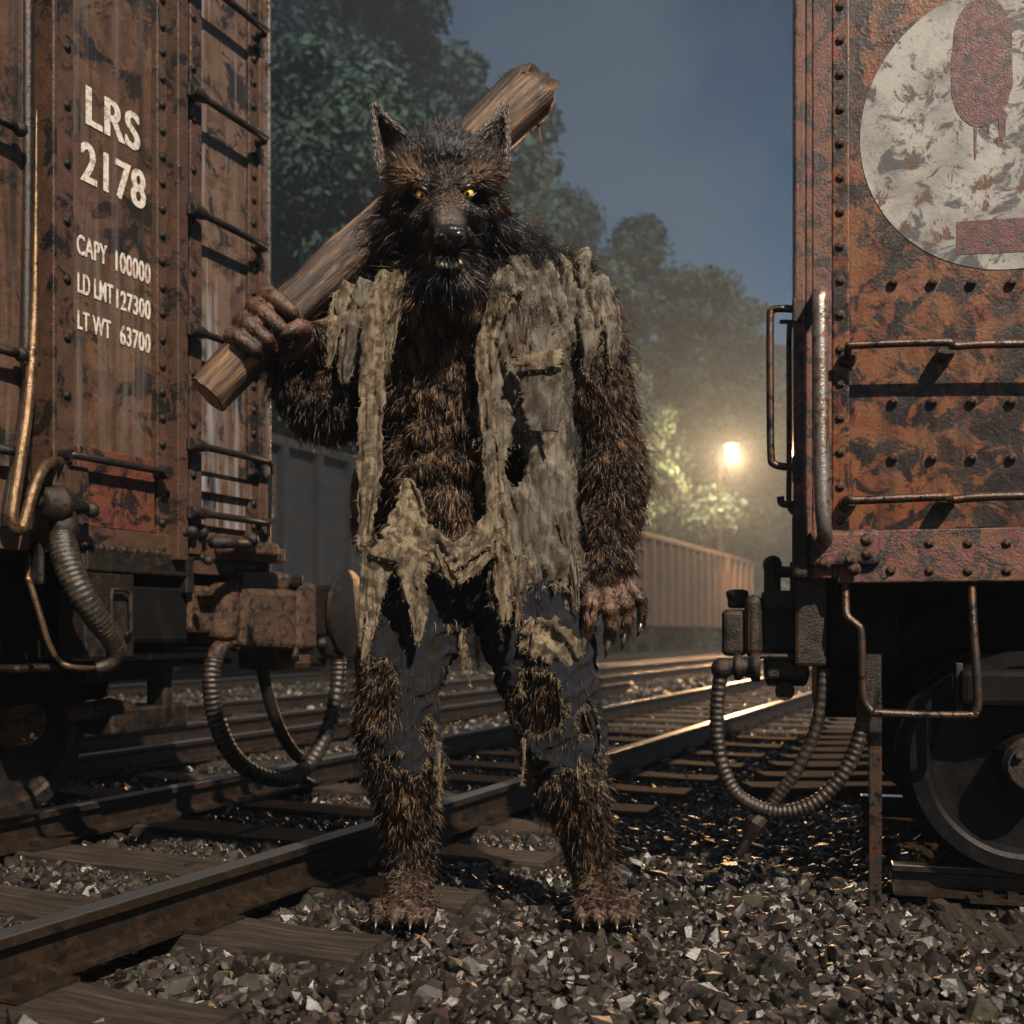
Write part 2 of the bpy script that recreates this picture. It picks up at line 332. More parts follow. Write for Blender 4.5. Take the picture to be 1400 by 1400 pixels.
def stones(name, xs, ys, rad, sub, zb, label):
    K = 14; n = len(xs); kk = RNG.integers(0, K, n); VV = []; FF = []; CC = []; base_i = 0
    q = RNG.normal(size=(n, 4)); q[:, 1:3] *= .5; q /= np.linalg.norm(q, axis=1)[:, None]; w, x, y, z = q.T
    R = np.stack([1-2*(y*y+z*z), 2*(x*y-z*w), 2*(x*z+y*w), 2*(x*y+z*w), 1-2*(x*x+z*z), 2*(y*z-x*w), 2*(x*z-y*w), 2*(y*z+x*w), 1-2*(x*x+y*y)], -1).reshape(n, 3, 3)
    c = np.array([.038,.031,.026])*RNG.choice([.25,.5,.85,1.25,1.8], n, p=[.24,.28,.25,.16,.07])[:, None]*(1+RNG.normal(size=(n, 3))*.07); c = np.clip(c, .004, .4)
    for k in range(K):
        bm = bmesh.new(); m_ = 15 if sub == 2 else 10
        for _ in range(m_):
            d = RNG.normal(size=3); d = np.sign(d)*abs(d)**.75; d /= np.linalg.norm(d); d *= RNG.uniform(.85, 1.1)*np.array([1.2, .95, .72]); bm.verts.new(d)
        r_ = bmesh.ops.convex_hull(bm, input=bm.verts); bmesh.ops.delete(bm, geom=list(set([g for g in r_['geom_interior'] if isinstance(g, bmesh.types.BMVert)])), context='VERTS'); 
        bmesh.ops.triangulate(bm, faces=bm.faces[:]); bm.verts.index_update()
        bv = np.array([p.co[:] for p in bm.verts]); bf = np.array([[p.index for p in f.verts] for f in bm.faces]); bm.free()
        ii = np.where(kk == k)[0]; Vv = np.einsum('nij,kj->nki', R[ii], bv)*rad[ii][:, None, None]+np.stack([xs, ys, zb], -1)[ii][:, None, :]
        VV.append(Vv.reshape(-1, 3)); FF.append((bf[None]+np.arange(len(ii))[:, None, None]*len(bv)).reshape(-1, 3)+base_i); CC.append(np.repeat(c[ii], len(bv), 0)); base_i += len(ii)*len(bv)
    o = npmesh(name, np.concatenate(VV), np.concatenate(FF), M['stone'], colattr=np.concatenate(CC)); tag(o, label, 'gravel', kind='stuff'); return o
def scatter(y0, y1, step, xr):
    X = []; Y = []
    y = y0
    while y < y1:
        hw = y*(700/F)+.35+xr
        xx = np.arange(-hw, hw, step); X.append(xx+RNG.uniform(-.5, .5, len(xx))*step); Y.append(y+RNG.uniform(-.5, .5, len(xx))*step); y += step
    X = np.concatenate(X); Y = np.concatenate(Y)
    keep = np.ones(len(X), bool)
    for (tx, ty, a, L) in tie_rects:
        dx = X-tx; dy = Y-ty; u = dx*math.cos(a)+dy*math.sin(a); v = -dx*math.sin(a)+dy*math.cos(a)
        on = (abs(u) < L) & (abs(v) < .105); keep &= ~(on & (RNG.random(len(X)) > .3))
    C = -X*CT+Y*ST
    for c in (2.1, 3.4, 4.72, 5.6, 7.0): keep &= abs(C-c) > .10
    I_ = (X-RXC)*math.sin(PH)+(Y-YR)*math.cos(PH); S_ = (X-RXC)*math.cos(PH)-(Y-YR)*math.sin(PH)
    for y in (.22, 1.69): keep &= ~((abs(I_-y) < .09) & (S_ > .3))
    return X[keep], Y[keep]
def zb_of(x, y, r):
    C = -x*CT+y*ST; track = ((C > 1.55) & (C < 3.95)) | ((C > 5.1) & (C < 7.5))
    g_ = np.array([gh(a, b) for a, b in zip(x, y)])
    base = np.where(track, -.035, g_+.012)+RNG.uniform(-.006, .012, len(x))
    return base
x, y = scatter(1.6, 5.2, .0275, .3); r = RNG.uniform(.011, .023, len(x))*np.where(RNG.random(len(x)) < .11, 1.9, 1); stones('ballast_near', x, y, r, 2, zb_of(x, y, r), 'coarse wet ballast stones around the werewolf feet')
x, y = scatter(5.2, 11, .046, .3); r = RNG.uniform(.017, .031, len(x)); stones('ballast_middle', x, y, r, 1, zb_of(x, y, r), 'wet ballast stones between the tracks behind the werewolf')
x, y = scatter(11, 26, .12, .3); r = RNG.uniform(.035, .06, len(x)); stones('ballast_distant', x, y, r, 1, zb_of(x, y, r), 'blurred ballast far along the tracks')
# ------------------------------------------------------------------ background: gondolas, trees, lamp
def tree_proto(name, seed, h, cr, nleaf, tint):
    rnd = np.random.default_rng(seed); root = empty(name, (0,0,0))
    mb = MB(); mb.tube([(0,0,-.2),(.1,0,h*.3),(-.1,.1,h*.6),(0,0,h*.9)], [.32,.24,.15,.03], 10, smooth_pts=4)
    cl = []
    for i in range(95):
        z = h*(.24+.68*rnd.random()**.85); fr = (z/h); rr = cr*math.sin(math.pi*min(1, max(.08, (1.02-fr)*.62+.06)))**.8
        a = rnd.uniform(0, 2*math.pi); d = rr*rnd.uniform(.35, 1); p = np.array([d*math.cos(a), d*math.sin(a), z]); cl.append((p, rnd.uniform(.35, 1.1)*cr*.25))
        if i % 3 == 0: mb.tube([(0,0,z*.75),(p[0]*.5,p[1]*.5,z*.9),tuple(p)], [.10,.06,.02], 6, smooth_pts=3)
    mb.build('trunk', M['bark'], root, smooth=True)
    n = nleaf; idx = rnd.integers(0, len(cl), n); C = np.array([c[0] for c in cl])[idx]; Rr = np.array([c[1] for c in cl])[idx]
    d = rnd.normal(size=(n, 3)); d /= np.linalg.norm(d, axis=1)[:, None]; P = C+d*(Rr*rnd.random(n)**.45)[:, None]*np.array([1,1,.72])
    nr = d+rnd.normal(size=(n, 3))*.7+np.array([0,0,.4]); nr /= np.linalg.norm(nr, axis=1)[:, None]
    a = np.cross(nr, rnd.normal(size=(n, 3))); a /= np.linalg.norm(a, axis=1)[:, None]; b_ = np.cross(nr, a)
    s = rnd.uniform(.03, .10, n)[:, None]
    V = np.stack([P+a*s*1.3, P+b_*s*.7, P-a*s*1.3, P-b_*s*.7], 1).reshape(-1, 3); Fq = np.arange(n*4).reshape(n, 4)
    cc = np.array(tint)*(rnd.uniform(.45, 1.5, len(cl))[idx][:, None])*rnd.uniform(.7, 1.3, (n, 1)); cc = np.repeat(cc, 4, 0)
    npmesh('crown', V, Fq, M['leaf'], root, colattr=cc); return root
def copy_tree(o, parent=None):
    c = o.copy(); col.objects.link(c); c.parent = parent
    for ch in list(o.children): copy_tree(ch, c)
    return c
protos = [tree_proto('leafy_tree', 1, 12.5, 4.6, 70000, (.026,.052,.040)), tree_proto('leafy_tree', 2, 12.5, 4.0, 60000, (.017,.036,.033)), tree_proto('leafy_tree', 3, 12.5, 3.6, 55000, (.010,.022,.026))]
used = [False]*3
# (pixel x of trunk, depth, top pixel y, proto, label)
TR = [(370, 21, 10, 0, 'tall bushy green tree nearest the ladder end of the boxcar'),
      (240, 24, -60, 1, 'tree mostly hidden behind the lettered boxcar'),
      (490, 31, -90, 2, 'tallest dark tree, rising out of the frame above the left ear'),
      (440, 23.5, 235, 0, 'lower green tree between boxcar and raised arm'),
      (585, 38, 50, 1, 'dark tree behind the head of the werewolf'),
      (748, 37, 215, 2, 'narrow pointed tree just right of the club'),
      (680, 31, 350, 1, 'low tree behind the right shoulder of the werewolf'),
      (860, 43, 290, 1, 'round topped tree right of the werewolf shoulder'),
      (945, 52, 365, 1, 'middle tree of the descending row on the right'),
      (805, 38, 450, 0, 'small tree in front of the round topped one'),
      (1010, 62, 425, 2, 'hazy tree above the glowing lamp'),
      (885, 54, 575, 0, 'low bushy tree lit warm by the lamp'),
      (1060, 78, 560, 2, 'last hazy tree beside the maroon car')]
WF = {585: 1.1, 748: .62, 885: 1.0, 1010: 1.0, 805: .9}
for (px, Z, py, k, lab) in TR:
    Z *= 1.13
    o = protos[k] if not used[k] else copy_tree(protos[k]); used[k] = True
    h = HC+(YH-py)*Z/F; sc = h/12.5; o.location = ((px-700)*Z/F, Z, 0); wsc = sc*WF.get(px, 1)
    o.scale = (wsc, wsc, sc); o.rotation_euler = (0,0,random.uniform(0, 6)); tag(o, lab, 'tree', 'trees behind the yard')
# far hedge
n = 60000; C = RNG.uniform(0, 110, n); off = 15.5+RNG.normal(size=n)*1.0; hz = RNG.random(n)**.8*(2.6+1.2*np.sin(C*.9)+.8*np.sin(C*2.3)); P = np.stack([C*ST-off*CT, C*CT+off*ST, hz], -1)
P2 = P.copy(); a = RNG.normal(size=(n, 3)); a /= np.linalg.norm(a, axis=1)[:, None]; b_ = np.cross(a, RNG.normal(size=(n, 3))); b_ /= np.linalg.norm(b_, axis=1)[:, None]; s = RNG.uniform(.08, .2, n)[:, None]
V = np.stack([P+a*s, P+b_*s*.7, P-a*s, P-b_*s*.7], 1).reshape(-1, 3)
o = npmesh('undergrowth', V, np.arange(n*4).reshape(n, 4), M['leaf'], colattr=np.repeat(np.array([.03,.045,.025])*RNG.uniform(.4, 1.4, (n, 1)), 4, 0)); tag(o, 'dark undergrowth along the foot of the trees', 'undergrowth', kind='stuff')
def gondola(t0, L, label, gm='gond'):
    r = empty('gondola_car', tc(10.0, t0), RZ, label, 'freight car', 'row of gondola cars in the haze')
    b_ = MB(); b_.box(0, L, 0, 2.75, .95, 1.12); b_.box(0, L, 0, .06, 1.1, 3.55); b_.box(0, L, 2.69, 2.75, 1.1, 3.55); b_.box(0, .06, .06, 2.69, 1.1, 3.55); b_.box(L-.06, L, .06, 2.69, 1.1, 3.55)
    b_.build('hopper_body', M[gm], r)
    t = MB(); t.box(-.04, L+.04, -.10, .09, 3.55, 3.70); t.box(-.04, L+.04, 2.66, 2.85, 3.55, 3.70); t.box(-.04, .10, .09, 2.66, 3.55, 3.70); t.box(L-.10, L+.04, .09, 2.66, 3.55, 3.70); t.build('top_rail', M[gm], r, bevel=.02)
    nr = int(L/.85)
    for i in range(nr+1):
        x = i*(L-.14)/nr; q = MB(); q.box(x, x+.14, -.12, 0, 1.0, 3.55); q.build('side_rib', M[gm], r)
    u = MB(); u.box(.2, L-.2, .9, 1.85, .7, .95); 
    u.build('centre_sill', M['black'], r)
    for x in (1.2, 2.9, L-2.9, L-1.2):
        if x < .5 or x > L-.5: continue
        for yy in (.35, 2.3):
            w = MB(); w.lathe_y((x, yy-.05, .123+.42), [(0,.1),(0,.42),(.09,.42),(.09,.45),(.13,.45),(.13,.1)], 28); w.build('wheel', M['wheel'], r)
    for x in (1.2, L-2.9):
        tr = MB(); tr.box(x-.2, x+1.9, .15, .28, .45, .72); tr.build('truck_frame', M['black'], r, bevel=.02)
    return r
def t_at(px, c): Z = F*c/(CT*(XVP-px)); return (Z-c*ST)/CT
tA = t_at(990, 10); gondola(tA+.35, 4.2, 'last short gondola car, lit warm by the lamp'); gondola(tA-11, 11, 'ribbed gondola car right of the hanging hand'); gondola(tA-22.4, 11, 'gondola car hidden mostly by the werewolf legs', 'gond_night'); gondola(tA-33.8, 11, 'dark gondola car seen between boxcar and raised arm', 'gond_night')
LX, LY = (1000-700)/F*40, 40; LZ = HC+(YH-618)*40/F
r = empty('yard_lamp', (LX, LY, 0), 0, 'glowing warm yard lamp on a tall post in the haze', 'street lamp')
mb = MB(); mb.tube([(0,2.2,-.1),(0,2.2,LZ*.5),(0,2.2,LZ+.1),(0,1.2,LZ+.5),(0,0,LZ+.36)], [.09,.07,.05,.03,.03], 10); mb.build('post', M['black'], r)
mb = MB(); mb.lathe_y((0,0,0), [(0,.05),(.06,.16),(.16,.30),(.17,.30)], 24); o = mb.build('shade', M['irond'], r); o.rotation_euler = (-math.pi/2, 0, 0); o.location = (0,0,LZ+.40)
m, nt, b = new_mat('lamp_glow'); b.inputs['Emission Color'].default_value = (1,.70,.36,1); b.inputs['Emission Strength'].default_value = 200; b.inputs['Base Color'].default_value = (1,.9,.7,1)
mb = MB(); mb.ball((0,0,LZ), .19, 24, 16); mb.build('bulb', m, r, smooth=True)
ld = bpy.data.lights.new('yard_lamp_light', 'POINT'); ld.energy = LAMP; ld.color = (1,.54,.24); ld.shadow_soft_size = .08
lo = bpy.data.objects.new('yard_lamp_light', ld); col.objects.link(lo); lo.location = (0, -.25, LZ-.25); lo.parent = r
# ------------------------------------------------------------------ lettered boxcar (left)
CL = 2.95
def Zat(x, c): return F*c/(CT*(XVP-x))
TE = (Zat(358, CL)-CL*ST)/CT
def lx(x, inw=0): c = CL+inw; return (Zat(x, c)-c*ST)/CT-TE
def lz(x, y, inw=0): return HC-(y-YH)*Zat(x, CL+inw)/F
def LP(x, y, inw=0): return (lx(x, inw), inw, lz(x, y, inw))
BC = empty('boxcar', tc(CL, TE), RZ, 'brown rusty lettered boxcar with ladder, filling the left edge', 'freight car')
SB = 1.09; TOP = 4.15
mb = MB(); mb.box(-8.5, -.0, .012, 2.72, SB, TOP); mb.build('wall', M['carL'], BC, bevel=.01)
mb = MB(); mb.box(-8.6, .06, -.12, 2.85, TOP, TOP+.06); mb.build('roof', M['carL2'], BC, bevel=.01)
# side sheets
def sheet(name, x0, x1, z0, z1, th, mat, inner=.012, bev=.004):
    q = MB(); q.box(lx(x0), lx(x1), -th, inner, z0, z1); return q.build(name, mat, BC, bevel=bev)
sheet('door', -420, 26, SB-.02, TOP-.05, .05, M['carL'])
sheet('door_post', 47, 53, SB-.02, TOP, .085, M['carL2']); sheet('side_rib', 53, 68, SB+.3, TOP, .03, M['carL2']); sheet('side_rib', 68, 97, SB+.3, TOP, .012, M['carL2'])
sheet('side_rib', 210, 224, SB-.01, TOP, .018, M['carL2']); sheet('side_rib', 224, 238, SB-.01, TOP, .07, M['carL2']); sheet('side_rib', 248, 264, SB+.02, TOP, .045, M['carL2'])
sheet('ladder_panel', 264, 335, SB+.14, TOP, .006, M['carLend']); sheet('corner_post', 335, 346, SB, TOP, .022, M['carL2']); sheet('corner_post', 346, 355, SB, TOP, .034, M['carL2'])
q = MB(); q.box(lx(355), lx(358.2), -.05, .05, SB-.06, TOP); q.build('corner_edge', M['rodb'], BC, bevel=.005)
# sill strip
sheet('side_sill', 85, 345, SB-.055, SB+.085, .026, M['carL2']); 
q = MB(); q.box(lx(100), lx(205), -.0245, .012, SB+.085, SB+.36); q.build('kick_plate', M['carR2'], BC, bevel=.004)
q = MB(); q.box(lx(264), lx(338), -.03, .012, lz(300, 678), lz(300, 660)+.01); q.build('ladder_panel_strap', M['carLend'], BC, bevel=.004)
def rivets(pts, r, name, mat, par, fl=.6):
    one = {'rivets': 'rivet', 'casting_bolts': 'bolt', 'corner_bolts': 'bolt'}[name]; o = None
    for p in pts[:99]:
        if o is None: q = MB(); q.ball((0,0,0), (r, r*fl, r), 10, 6); q.lathe_y((0,0,0), [(-.001,r*1.25),(.004,r*1.3)], 10); o = q.build(one, mat, par, smooth=True)
        else: o = o.copy(); col.objects.link(o)
        o.location = p
pts = []
for i in range(16):
    x = 100+i*15.5; pts.append((lx(x), -.030, SB+.012))
for k in range(60):
    z = SB+.03+k*.052*1.9
    if z < 3.62:
        pts.append((lx(217), -.022, z)); pts.append((lx(341), -.026, z+.03)); 
        if k % 2: pts.append((lx(88), -.016, z)); pts.append((lx(33), .008, z)); pts.append((lx(252), -.048, z))
for i in range(6): pts.append((lx(100+i*20), -.030, SB+.26))
rivets(pts, .0125, 'rivets', M['irond'], BC)
# ladder
rl = [(-39-162), -39, 123, 285, 450, 607, 700]
SO = -.085
for i, y in enumerate(rl):
    z = lz(262, y, SO); xa = lx(266, SO); xb = lx(367, SO)
    q = MB(); q.tube([(xa, -.03, z), (xa, SO+.012, z), (xa+.014, SO, z), (xb-.014, SO, z), (xb, SO+.014, z), (xb, -.0, z)], .0145, 12)
    o = q.build('ladder_rung', M['rodd'], BC, smooth=True)
    w = MB(); w.lathe_x((xa+.01, SO, z), [(-.03,.012),(-.03,.024),(0,.027),(.035,.023),(.06,.016)], 14); w.box(xa-.03, xa+.03, SO, -.02, z-.024, z+.024); w.build('rung_bracket', M['irond'], o, bevel=.004)
    w = MB(); w.lathe_y((lx(343), -.045, z-.05), [(0,.010),(.01,.016),(.03,.016)], 10); w.build('bracket_bolt', M['irond'], o)
# loop at the lower end of the ladder
z1 = lz(262, 607, SO); z2 = lz(262, 700, SO); xe = lx(367, SO)
q = MB(); q.tube([(xe-.03,SO,z1),(xe+.015,SO,z1-.01),(xe+.03,SO,z1-.04),(xe+.03,SO,z2+.04),(xe+.015,SO,z2+.01),(xe-.03,SO,z2)], .011, 10, smooth_pts=5); q.build('corner_grab_loop', M['rod'], BC, smooth=True)
# horizontal handrail
q = MB(); z = lz(95, 621, -.07); xa = lx(97, -.07); xb = lx(227, -.07); q.tube([(xa, -.0, z), (xa, -.06, z), (xa+.01, -.07, z), (xb-.01, -.07, z), (xb, -.06, z), (xb, 0, z)], .0135, 12); q.build('handrail', M['rodd'], BC, smooth=True)
q = MB(); q.lathe_y((xb, -.085, z), [(0,.012),(0,.024),(.03,.027),(.085,.02)], 14); q.build('handrail_bracket', M['irond'], BC); q = MB(); q.lathe_y((xa, -.075, z), [(0,.010),(0,.018),(.075,.02)], 14); q.build('handrail_bracket', M['irond'], BC)
# bent pipe and U handle
q = MB(); q.tube([LP(50,150,-.06), LP(49,300,-.07), LP(47,430,-.09), LP(38,560,-.12), LP(20,680,-.15), LP(17,712,-.155), LP(24,724,-.155), LP(33,716,-.155), LP(45,672,-.15), LP(58,642,-.13), LP(70,633,-.09), LP(84,632,-.02)], [.004,.009,.017,.0185,.0185,.0185,.0185,.0185,.0185,.0185], 12, smooth_pts=6); q.build('drain_pipe', M['brass'], BC, smooth=True)
q = MB(); q.tube([LP(38,-300,-.05), LP(38,200,-.05), LP(36,440,-.06), LP(34,560,-.07), LP(12,690,-.09), LP(10,720,-.09)], .02, 10, smooth_pts=6); q.build('door_track_pipe', M['rodd'], BC, smooth=True)
for (x_, y_) in ((-4, 168), (-2, 480), (0, 616)):
    q = MB(); p = LP(x_, y_, -.07); q.tube([(p[0]-.02,-.03,p[2]),(p[0]-.02,-.1,p[2]),(p[0]+.05,-.1,p[2])], .016, 10); q.ball((p[0]+.06,-.1,p[2]), .024); q.build('door_latch', M['irond'], BC, smooth=True)
# valve with fat hose
q = MB(); p = LP(82, 690, -.11)
q.lathe_x(p, [(-.075,.03),(-.07,.05),(-.03,.055),(-.025,.062),(.0,.062),(.01,.05),(.05,.045),(.06,.03),(.11,.018)], 20); q.ball((p[0]+.135, p[1], p[2]-.005), .026)
q.ball((p[0]-.09, p[1], p[2]), .022); q.tube([(p[0]+.01,p[1],p[2]-.02),(p[0]+.02,p[1],p[2]-.13)], [.045,.05], 16)
va = q.build('hose_valve', M['irond'], BC, smooth=True)
q = MB(); q.box(lx(62), lx(108), -.05, 0, lz(80, 745), lz(80, 636)); q.build('valve_plate', M['carL2'], BC, bevel=.008)
hp = [LP(86,728,-.11), LP(88,752,-.125), LP(98,785,-.15), LP(116,820,-.18), LP(136,850,-.19), LP(153,873,-.19), LP(159,893,-.18), LP(150,908,-.16), LP(132,914,-.13)]
q = MB(); q.tube(hp, [.044,.046,.046,.044,.040,.036,.033,.024,.020], 18, rib=lambda i: 1+.05*math.sin(i*2.1), smooth_pts=16); q.build('fat_air_hose', M['hose'], BC, smooth=True)
q = MB(); q.tube([LP(140,913,-.14), LP(122,914,-.13), LP(98,912,-.12), LP(80,903,-.1), LP(66,878,-.09), LP(56,845,-.08), LP(42,800,-.06), LP(38,788,-.05), LP(38,760,0)], .0105, 10, smooth_pts=6); q.build('thin_pipe', M['brass'], BC, smooth=True)
q = MB(); q.box(lx(40), lx(48), -.05, 0, lz(44, 800), lz(44, 742)); q.build('pipe_hanger', M['irond'], BC, bevel=.01)
# underframe
q = MB(); q.box(-8.4, lx(345), .05, 2.65, SB-.04, SB+.02); q.box(-8.4, -.2, .35, .6, .72, SB-.02); q.box(-8.4, -.1, 1.2, 1.7, .60, SB); q.box(lx(-40), lx(118), .18, 2.6, lz(60, 905), SB); q.box(lx(300, .9), -.02, .9, 2.6, .7, SB)
q.build('underframe', M['black'], BC, bevel=.01)
q = MB(); q.box(lx(108), lx(256), -.035, .1, lz(180, 785), lz(180, 757)+.01); q.box(lx(108), lx(176), -.028, .1, lz(140, 900), lz(180, 785)); q.box(lx(246), lx(257), -.034, .1, lz(250, 812), lz(250, 780)); q.build('end_beam', M['irond'], BC, bevel=.008)
q = MB(); q.tube([LP(152,818,-.05), LP(153,806,-.05), LP(170,806,-.05), LP(178,812,-.05), LP(179,862,-.05), LP(170,868,-.05), LP(156,866,-.05), LP(152,858,-.05), LP(152,818,-.05)], .008, 8); q.build('step_bracket', M['irond'], BC)
q = MB(); q.box(lx(52), lx(345), .10, .22, lz(150, 915, .1), lz(150, 905, .1)); q.box(lx(212, .2), lx(225, .2), .15, .25, lz(220, 990, .2), lz(220, 905, .2)); q.box(lx(140, .2), lx(245, .2), .15, .33, lz(190, 1000, .2), lz(190, 965, .2))
q.box(lx(120, .2), lx(215, .2), .2, .5, lz(190, 930, .2), lz(190, 905, .2)); q.build('brake_rigging', M['irond'], BC, bevel=.012)
q = MB(); q.tube([LP(95,975,.2), LP(150,968,.2), LP(180,972,.2)], [.03,.04,.03], 12); q.build('brake_rod', M['iron'], BC, smooth=True)
# wheels
def wheel(par, x, y, z, r, sgn, hubmat='irond', wm='wheel'):
    # flange toward +y when sgn=1 ; tread near -y side
    q = MB(); s = sgn
    prof = [(-.01,.02),(-.01,.075),(.01,.08),(.02,.12),(.035,.2*r/.36),(.03,r*.78),(.0,r*.82),(-.01,r*.86),(-.01,r*.985),(0,r),(.085,r+.004),(.10,r+.012),(.108,r+.026),(.125,r+.028),(.135,r+.015),(.135,.2),(.10,.1),(.10,.05)]
    q.lathe_y((x, y, z), [(a*s, b_) for a, b_ in prof], 72)
    w = q.build('wheel', M[wm], par, smooth=True); mm = w.modifiers.new('e', 'EDGE_SPLIT'); mm.split_angle = .5
    h = MB(); h.lathe_y((x, y, z), [(-.10*s,.03),(-.10*s,.07),(-.085*s,.085),(-.02*s,.095),(0,.10)], 28)
    for k in range(3):
        an = k*2.094+.5; h.ball((x+.05*math.cos(an), y-.105*s, z+.05*math.sin(an)), .014, 8, 6)
    h.build('axle_cap', M[hubmat], w, smooth=False)
    return w
RW = .36
wz = RAILH+RW
for xx in (8, ):
    s0 = lx(xx, .42); 
    for k in (0, -1.75):
        for (yy, sg) in ((.40, 1), (1.86, -1)): wheel(BC, s0+k, yy, wz, RW, sg, 'iron', 'rodd')
        ax = MB(); ax.tube([(s0+k, .42, wz), (s0+k, 1.85, wz)], .06, 16); ax.build('axle', M['black'], BC)
    q = MB(); q.box(s0-2.3, s0+.38, .28, .36, wz+.06, wz+.2); q.box(s0-1.3, s0-.5, .26, .4, wz-.1, wz+.34); q.build('truck_frame', M['black'], BC, bevel=.03)
# coupler
CO = .10
cz = lambda y: lz(350, y, CO)
q = MB(); q.box(lx(120, CO), lx(232, CO), CO-.10, CO+.12, lz(200, 880, CO), lz(200, 800, CO)); q.build('draft_gear', M['black'], BC, bevel=.02)
q = MB(); q.box(lx(228, CO), lx(264, CO), CO-.11, CO+.11, lz(246, 866, CO), lz(246, 801, CO)); q.build('coupler_shank', M['iron'], BC, bevel=.02)
q = MB(); q.box(lx(261, CO), lx(290, CO), CO-.17, CO+.17, lz(276, 879, CO), lz(276, 797, CO)); q.build('coupler_collar', M['iron'], BC, bevel=.045, segs=4)
q = MB(); q.box(lx(288, CO), lx(330, CO), CO-.09, CO+.09, lz(305, 862, CO), lz(305, 812, CO)); q.build('coupler_neck', M['iron'], BC, bevel=.02)
def taperbox(mb, x0, x1, y0, y1, za0, za1, zb0, zb1):
    v = [(x0,y0,za0),(x0,y0,za1),(x0,y1,za0),(x0,y1,za1),(x1,y0,zb0),(x1,y0,zb1),(x1,y1,zb0),(x1,y1,zb1)]
    mb.add(v, [(0,1,3,2),(4,6,7,5),(0,4,5,1),(2,3,7,6),(0,2,6,4),(1,5,7,3)])
q = MB(); x0, x1, x2 = lx(318, CO-.17), lx(334, CO-.18), lx(408, CO-.19)
taperbox(q, x0, x1, CO-.17, CO+.17, cz(868), cz(806), cz(884), cz(790)); hd = q.build('coupler_head', M['iron'], BC, bevel=.03, segs=3)
q = MB(); taperbox(q, x1-.01, x2, CO-.19, CO+.2, cz(884), cz(808), cz(890), cz(806)); q.box(x1, x2-.01, CO-.16, CO+.18, cz(812), cz(783)); q.build('coupler_head_block', M['iron'], hd, bevel=.028, segs=3)
q = MB(); q.box(x2, x2+.05, CO-.10, CO+.16, cz(882), cz(800)); q.box(x2-.01, x2+.10, CO-.15, CO+.17, cz(802), cz(784)); q.build('knuckle_pin', M['irond'], hd, bevel=.015)
q = MB(); q.box(x2+.06, lx(436, CO-.15), CO-.15, CO+.12, lz(430, 888, CO), lz(430, 800, CO)); q.build('knuckle', M['iron'], hd, bevel=.03, segs=4)
q = MB(); q.box(lx(438, CO-.15), lx(462, CO), CO-.07, CO+.07, lz(440, 870, CO), lz(440, 800, CO)); q.build('buffer_stem', M['irond'], BC, bevel=.02)
c = LP(462, 838, CO); rb = 58*Zat(462, CL+CO)/F
c = LP(470, 838, CO-.05); q = MB(); q.lathe_x((0,0,0), [(-.03,.04),(-.025,.1),(0,rb*.96),(.012,rb),(.03,rb),(.045,rb*.8),(.055,.0001)], 56)
ra = math.radians(-82); q.v = [(c[0]+v[0]*math.cos(ra)-v[1]*math.sin(ra), c[1]+v[0]*math.sin(ra)+v[1]*math.cos(ra), c[2]+v[2]) for v in q.v]; o = q.build('buffer_disc', M['irond'], BC, smooth=True); o.modifiers.new('e','EDGE_SPLIT').split_angle = .5
q = MB(); q.box(lx(352, CO), lx(400, CO), CO-.12, CO+.12, lz(376, 916, CO), lz(376, 882, CO)); q.build('coupler_carrier', M['iron'], BC, bevel=.03)
q = MB(); q.tube([LP(398,886,CO-.14), LP(402,905,CO-.15)], [.035,.025], 10); q.tube([LP(360,905,CO), LP(440,905,CO)], .03, 12); q.tube([LP(438,872,CO-.05), LP(444,890,CO-.05), LP(462,899,CO-.03), LP(463,912,CO-.02)], [.022,.026,.032,.036], 12, smooth_pts=5)
q.ball(LP(440,880,CO-.06), .03); q.build('hose_fitting', M['irond'], BC, smooth=True)
# draft box above the coupler
q = MB(); q.box(lx(285, CO-.1), lx(352, CO-.1), CO-.25, CO+.1, lz(320, 772, CO), lz(320, 752, CO)); q.box(lx(280, CO-.1), lx(338, CO-.1), CO-.27, CO-.15, lz(310, 757, CO-.2), lz(310, 738, CO-.2)); q.build('cushion_block', M['iron'], BC, bevel=.012)
q = MB(); q.tube([LP(290,742,CO-.29), LP(340,742,CO-.29)], .022, 12); q.ball(LP(345,738,CO-.29), .027); q.ball(LP(285,766,CO-.29), .02); q.build('release_rod', M['irond'], BC, smooth=True)
rivets([LP(248,728,-.05), LP(262,727,-.06), LP(276,728,-.05)], .028, 'corner_bolts', M['irond'], BC, 1)
ho = CO-.12
q = MB(); q.tube([LP(330,868,ho+.05), LP(322,874,ho), LP(306,880,ho), LP(296,892,ho), LP(293,908,ho)], [.034,.034,.032,.034,.034], 14, smooth_pts=6); q.lathe_x(LP(322,875,ho), [(-.02,.045),(0,.05),(.03,.05),(.04,.04)], 18); q.build('hose_elbow', M['iron'], BC, smooth=True)
lp = [(292,900),(289,925),(290,955),(296,985),(308,1016),(326,1041),(350,1057),(378,1065),(404,1061),(426,1040),(444,1008),(456,970),(462,930),(463,902)]
q = MB(); q.tube([LP(a, b_, ho) for a, b_ in lp], .033, 16, rib=lambda i: 1.0+.13*((i % 4) < 2), smooth_pts=17); q.build('brake_hose', M['hose'], BC, smooth=True)
q = MB(); q.tube([LP(358,910,ho+.1), LP(364,940,ho+.1), LP(374,975,ho+.1), LP(388,1008,ho+.08), LP(405,1032,ho+.06), LP(418,1040,ho+.04)], .027, 14, rib=lambda i: 1+.04*((i % 4) < 2), smooth_pts=12); q.build('brake_hose', M['irond'], BC, smooth=True)
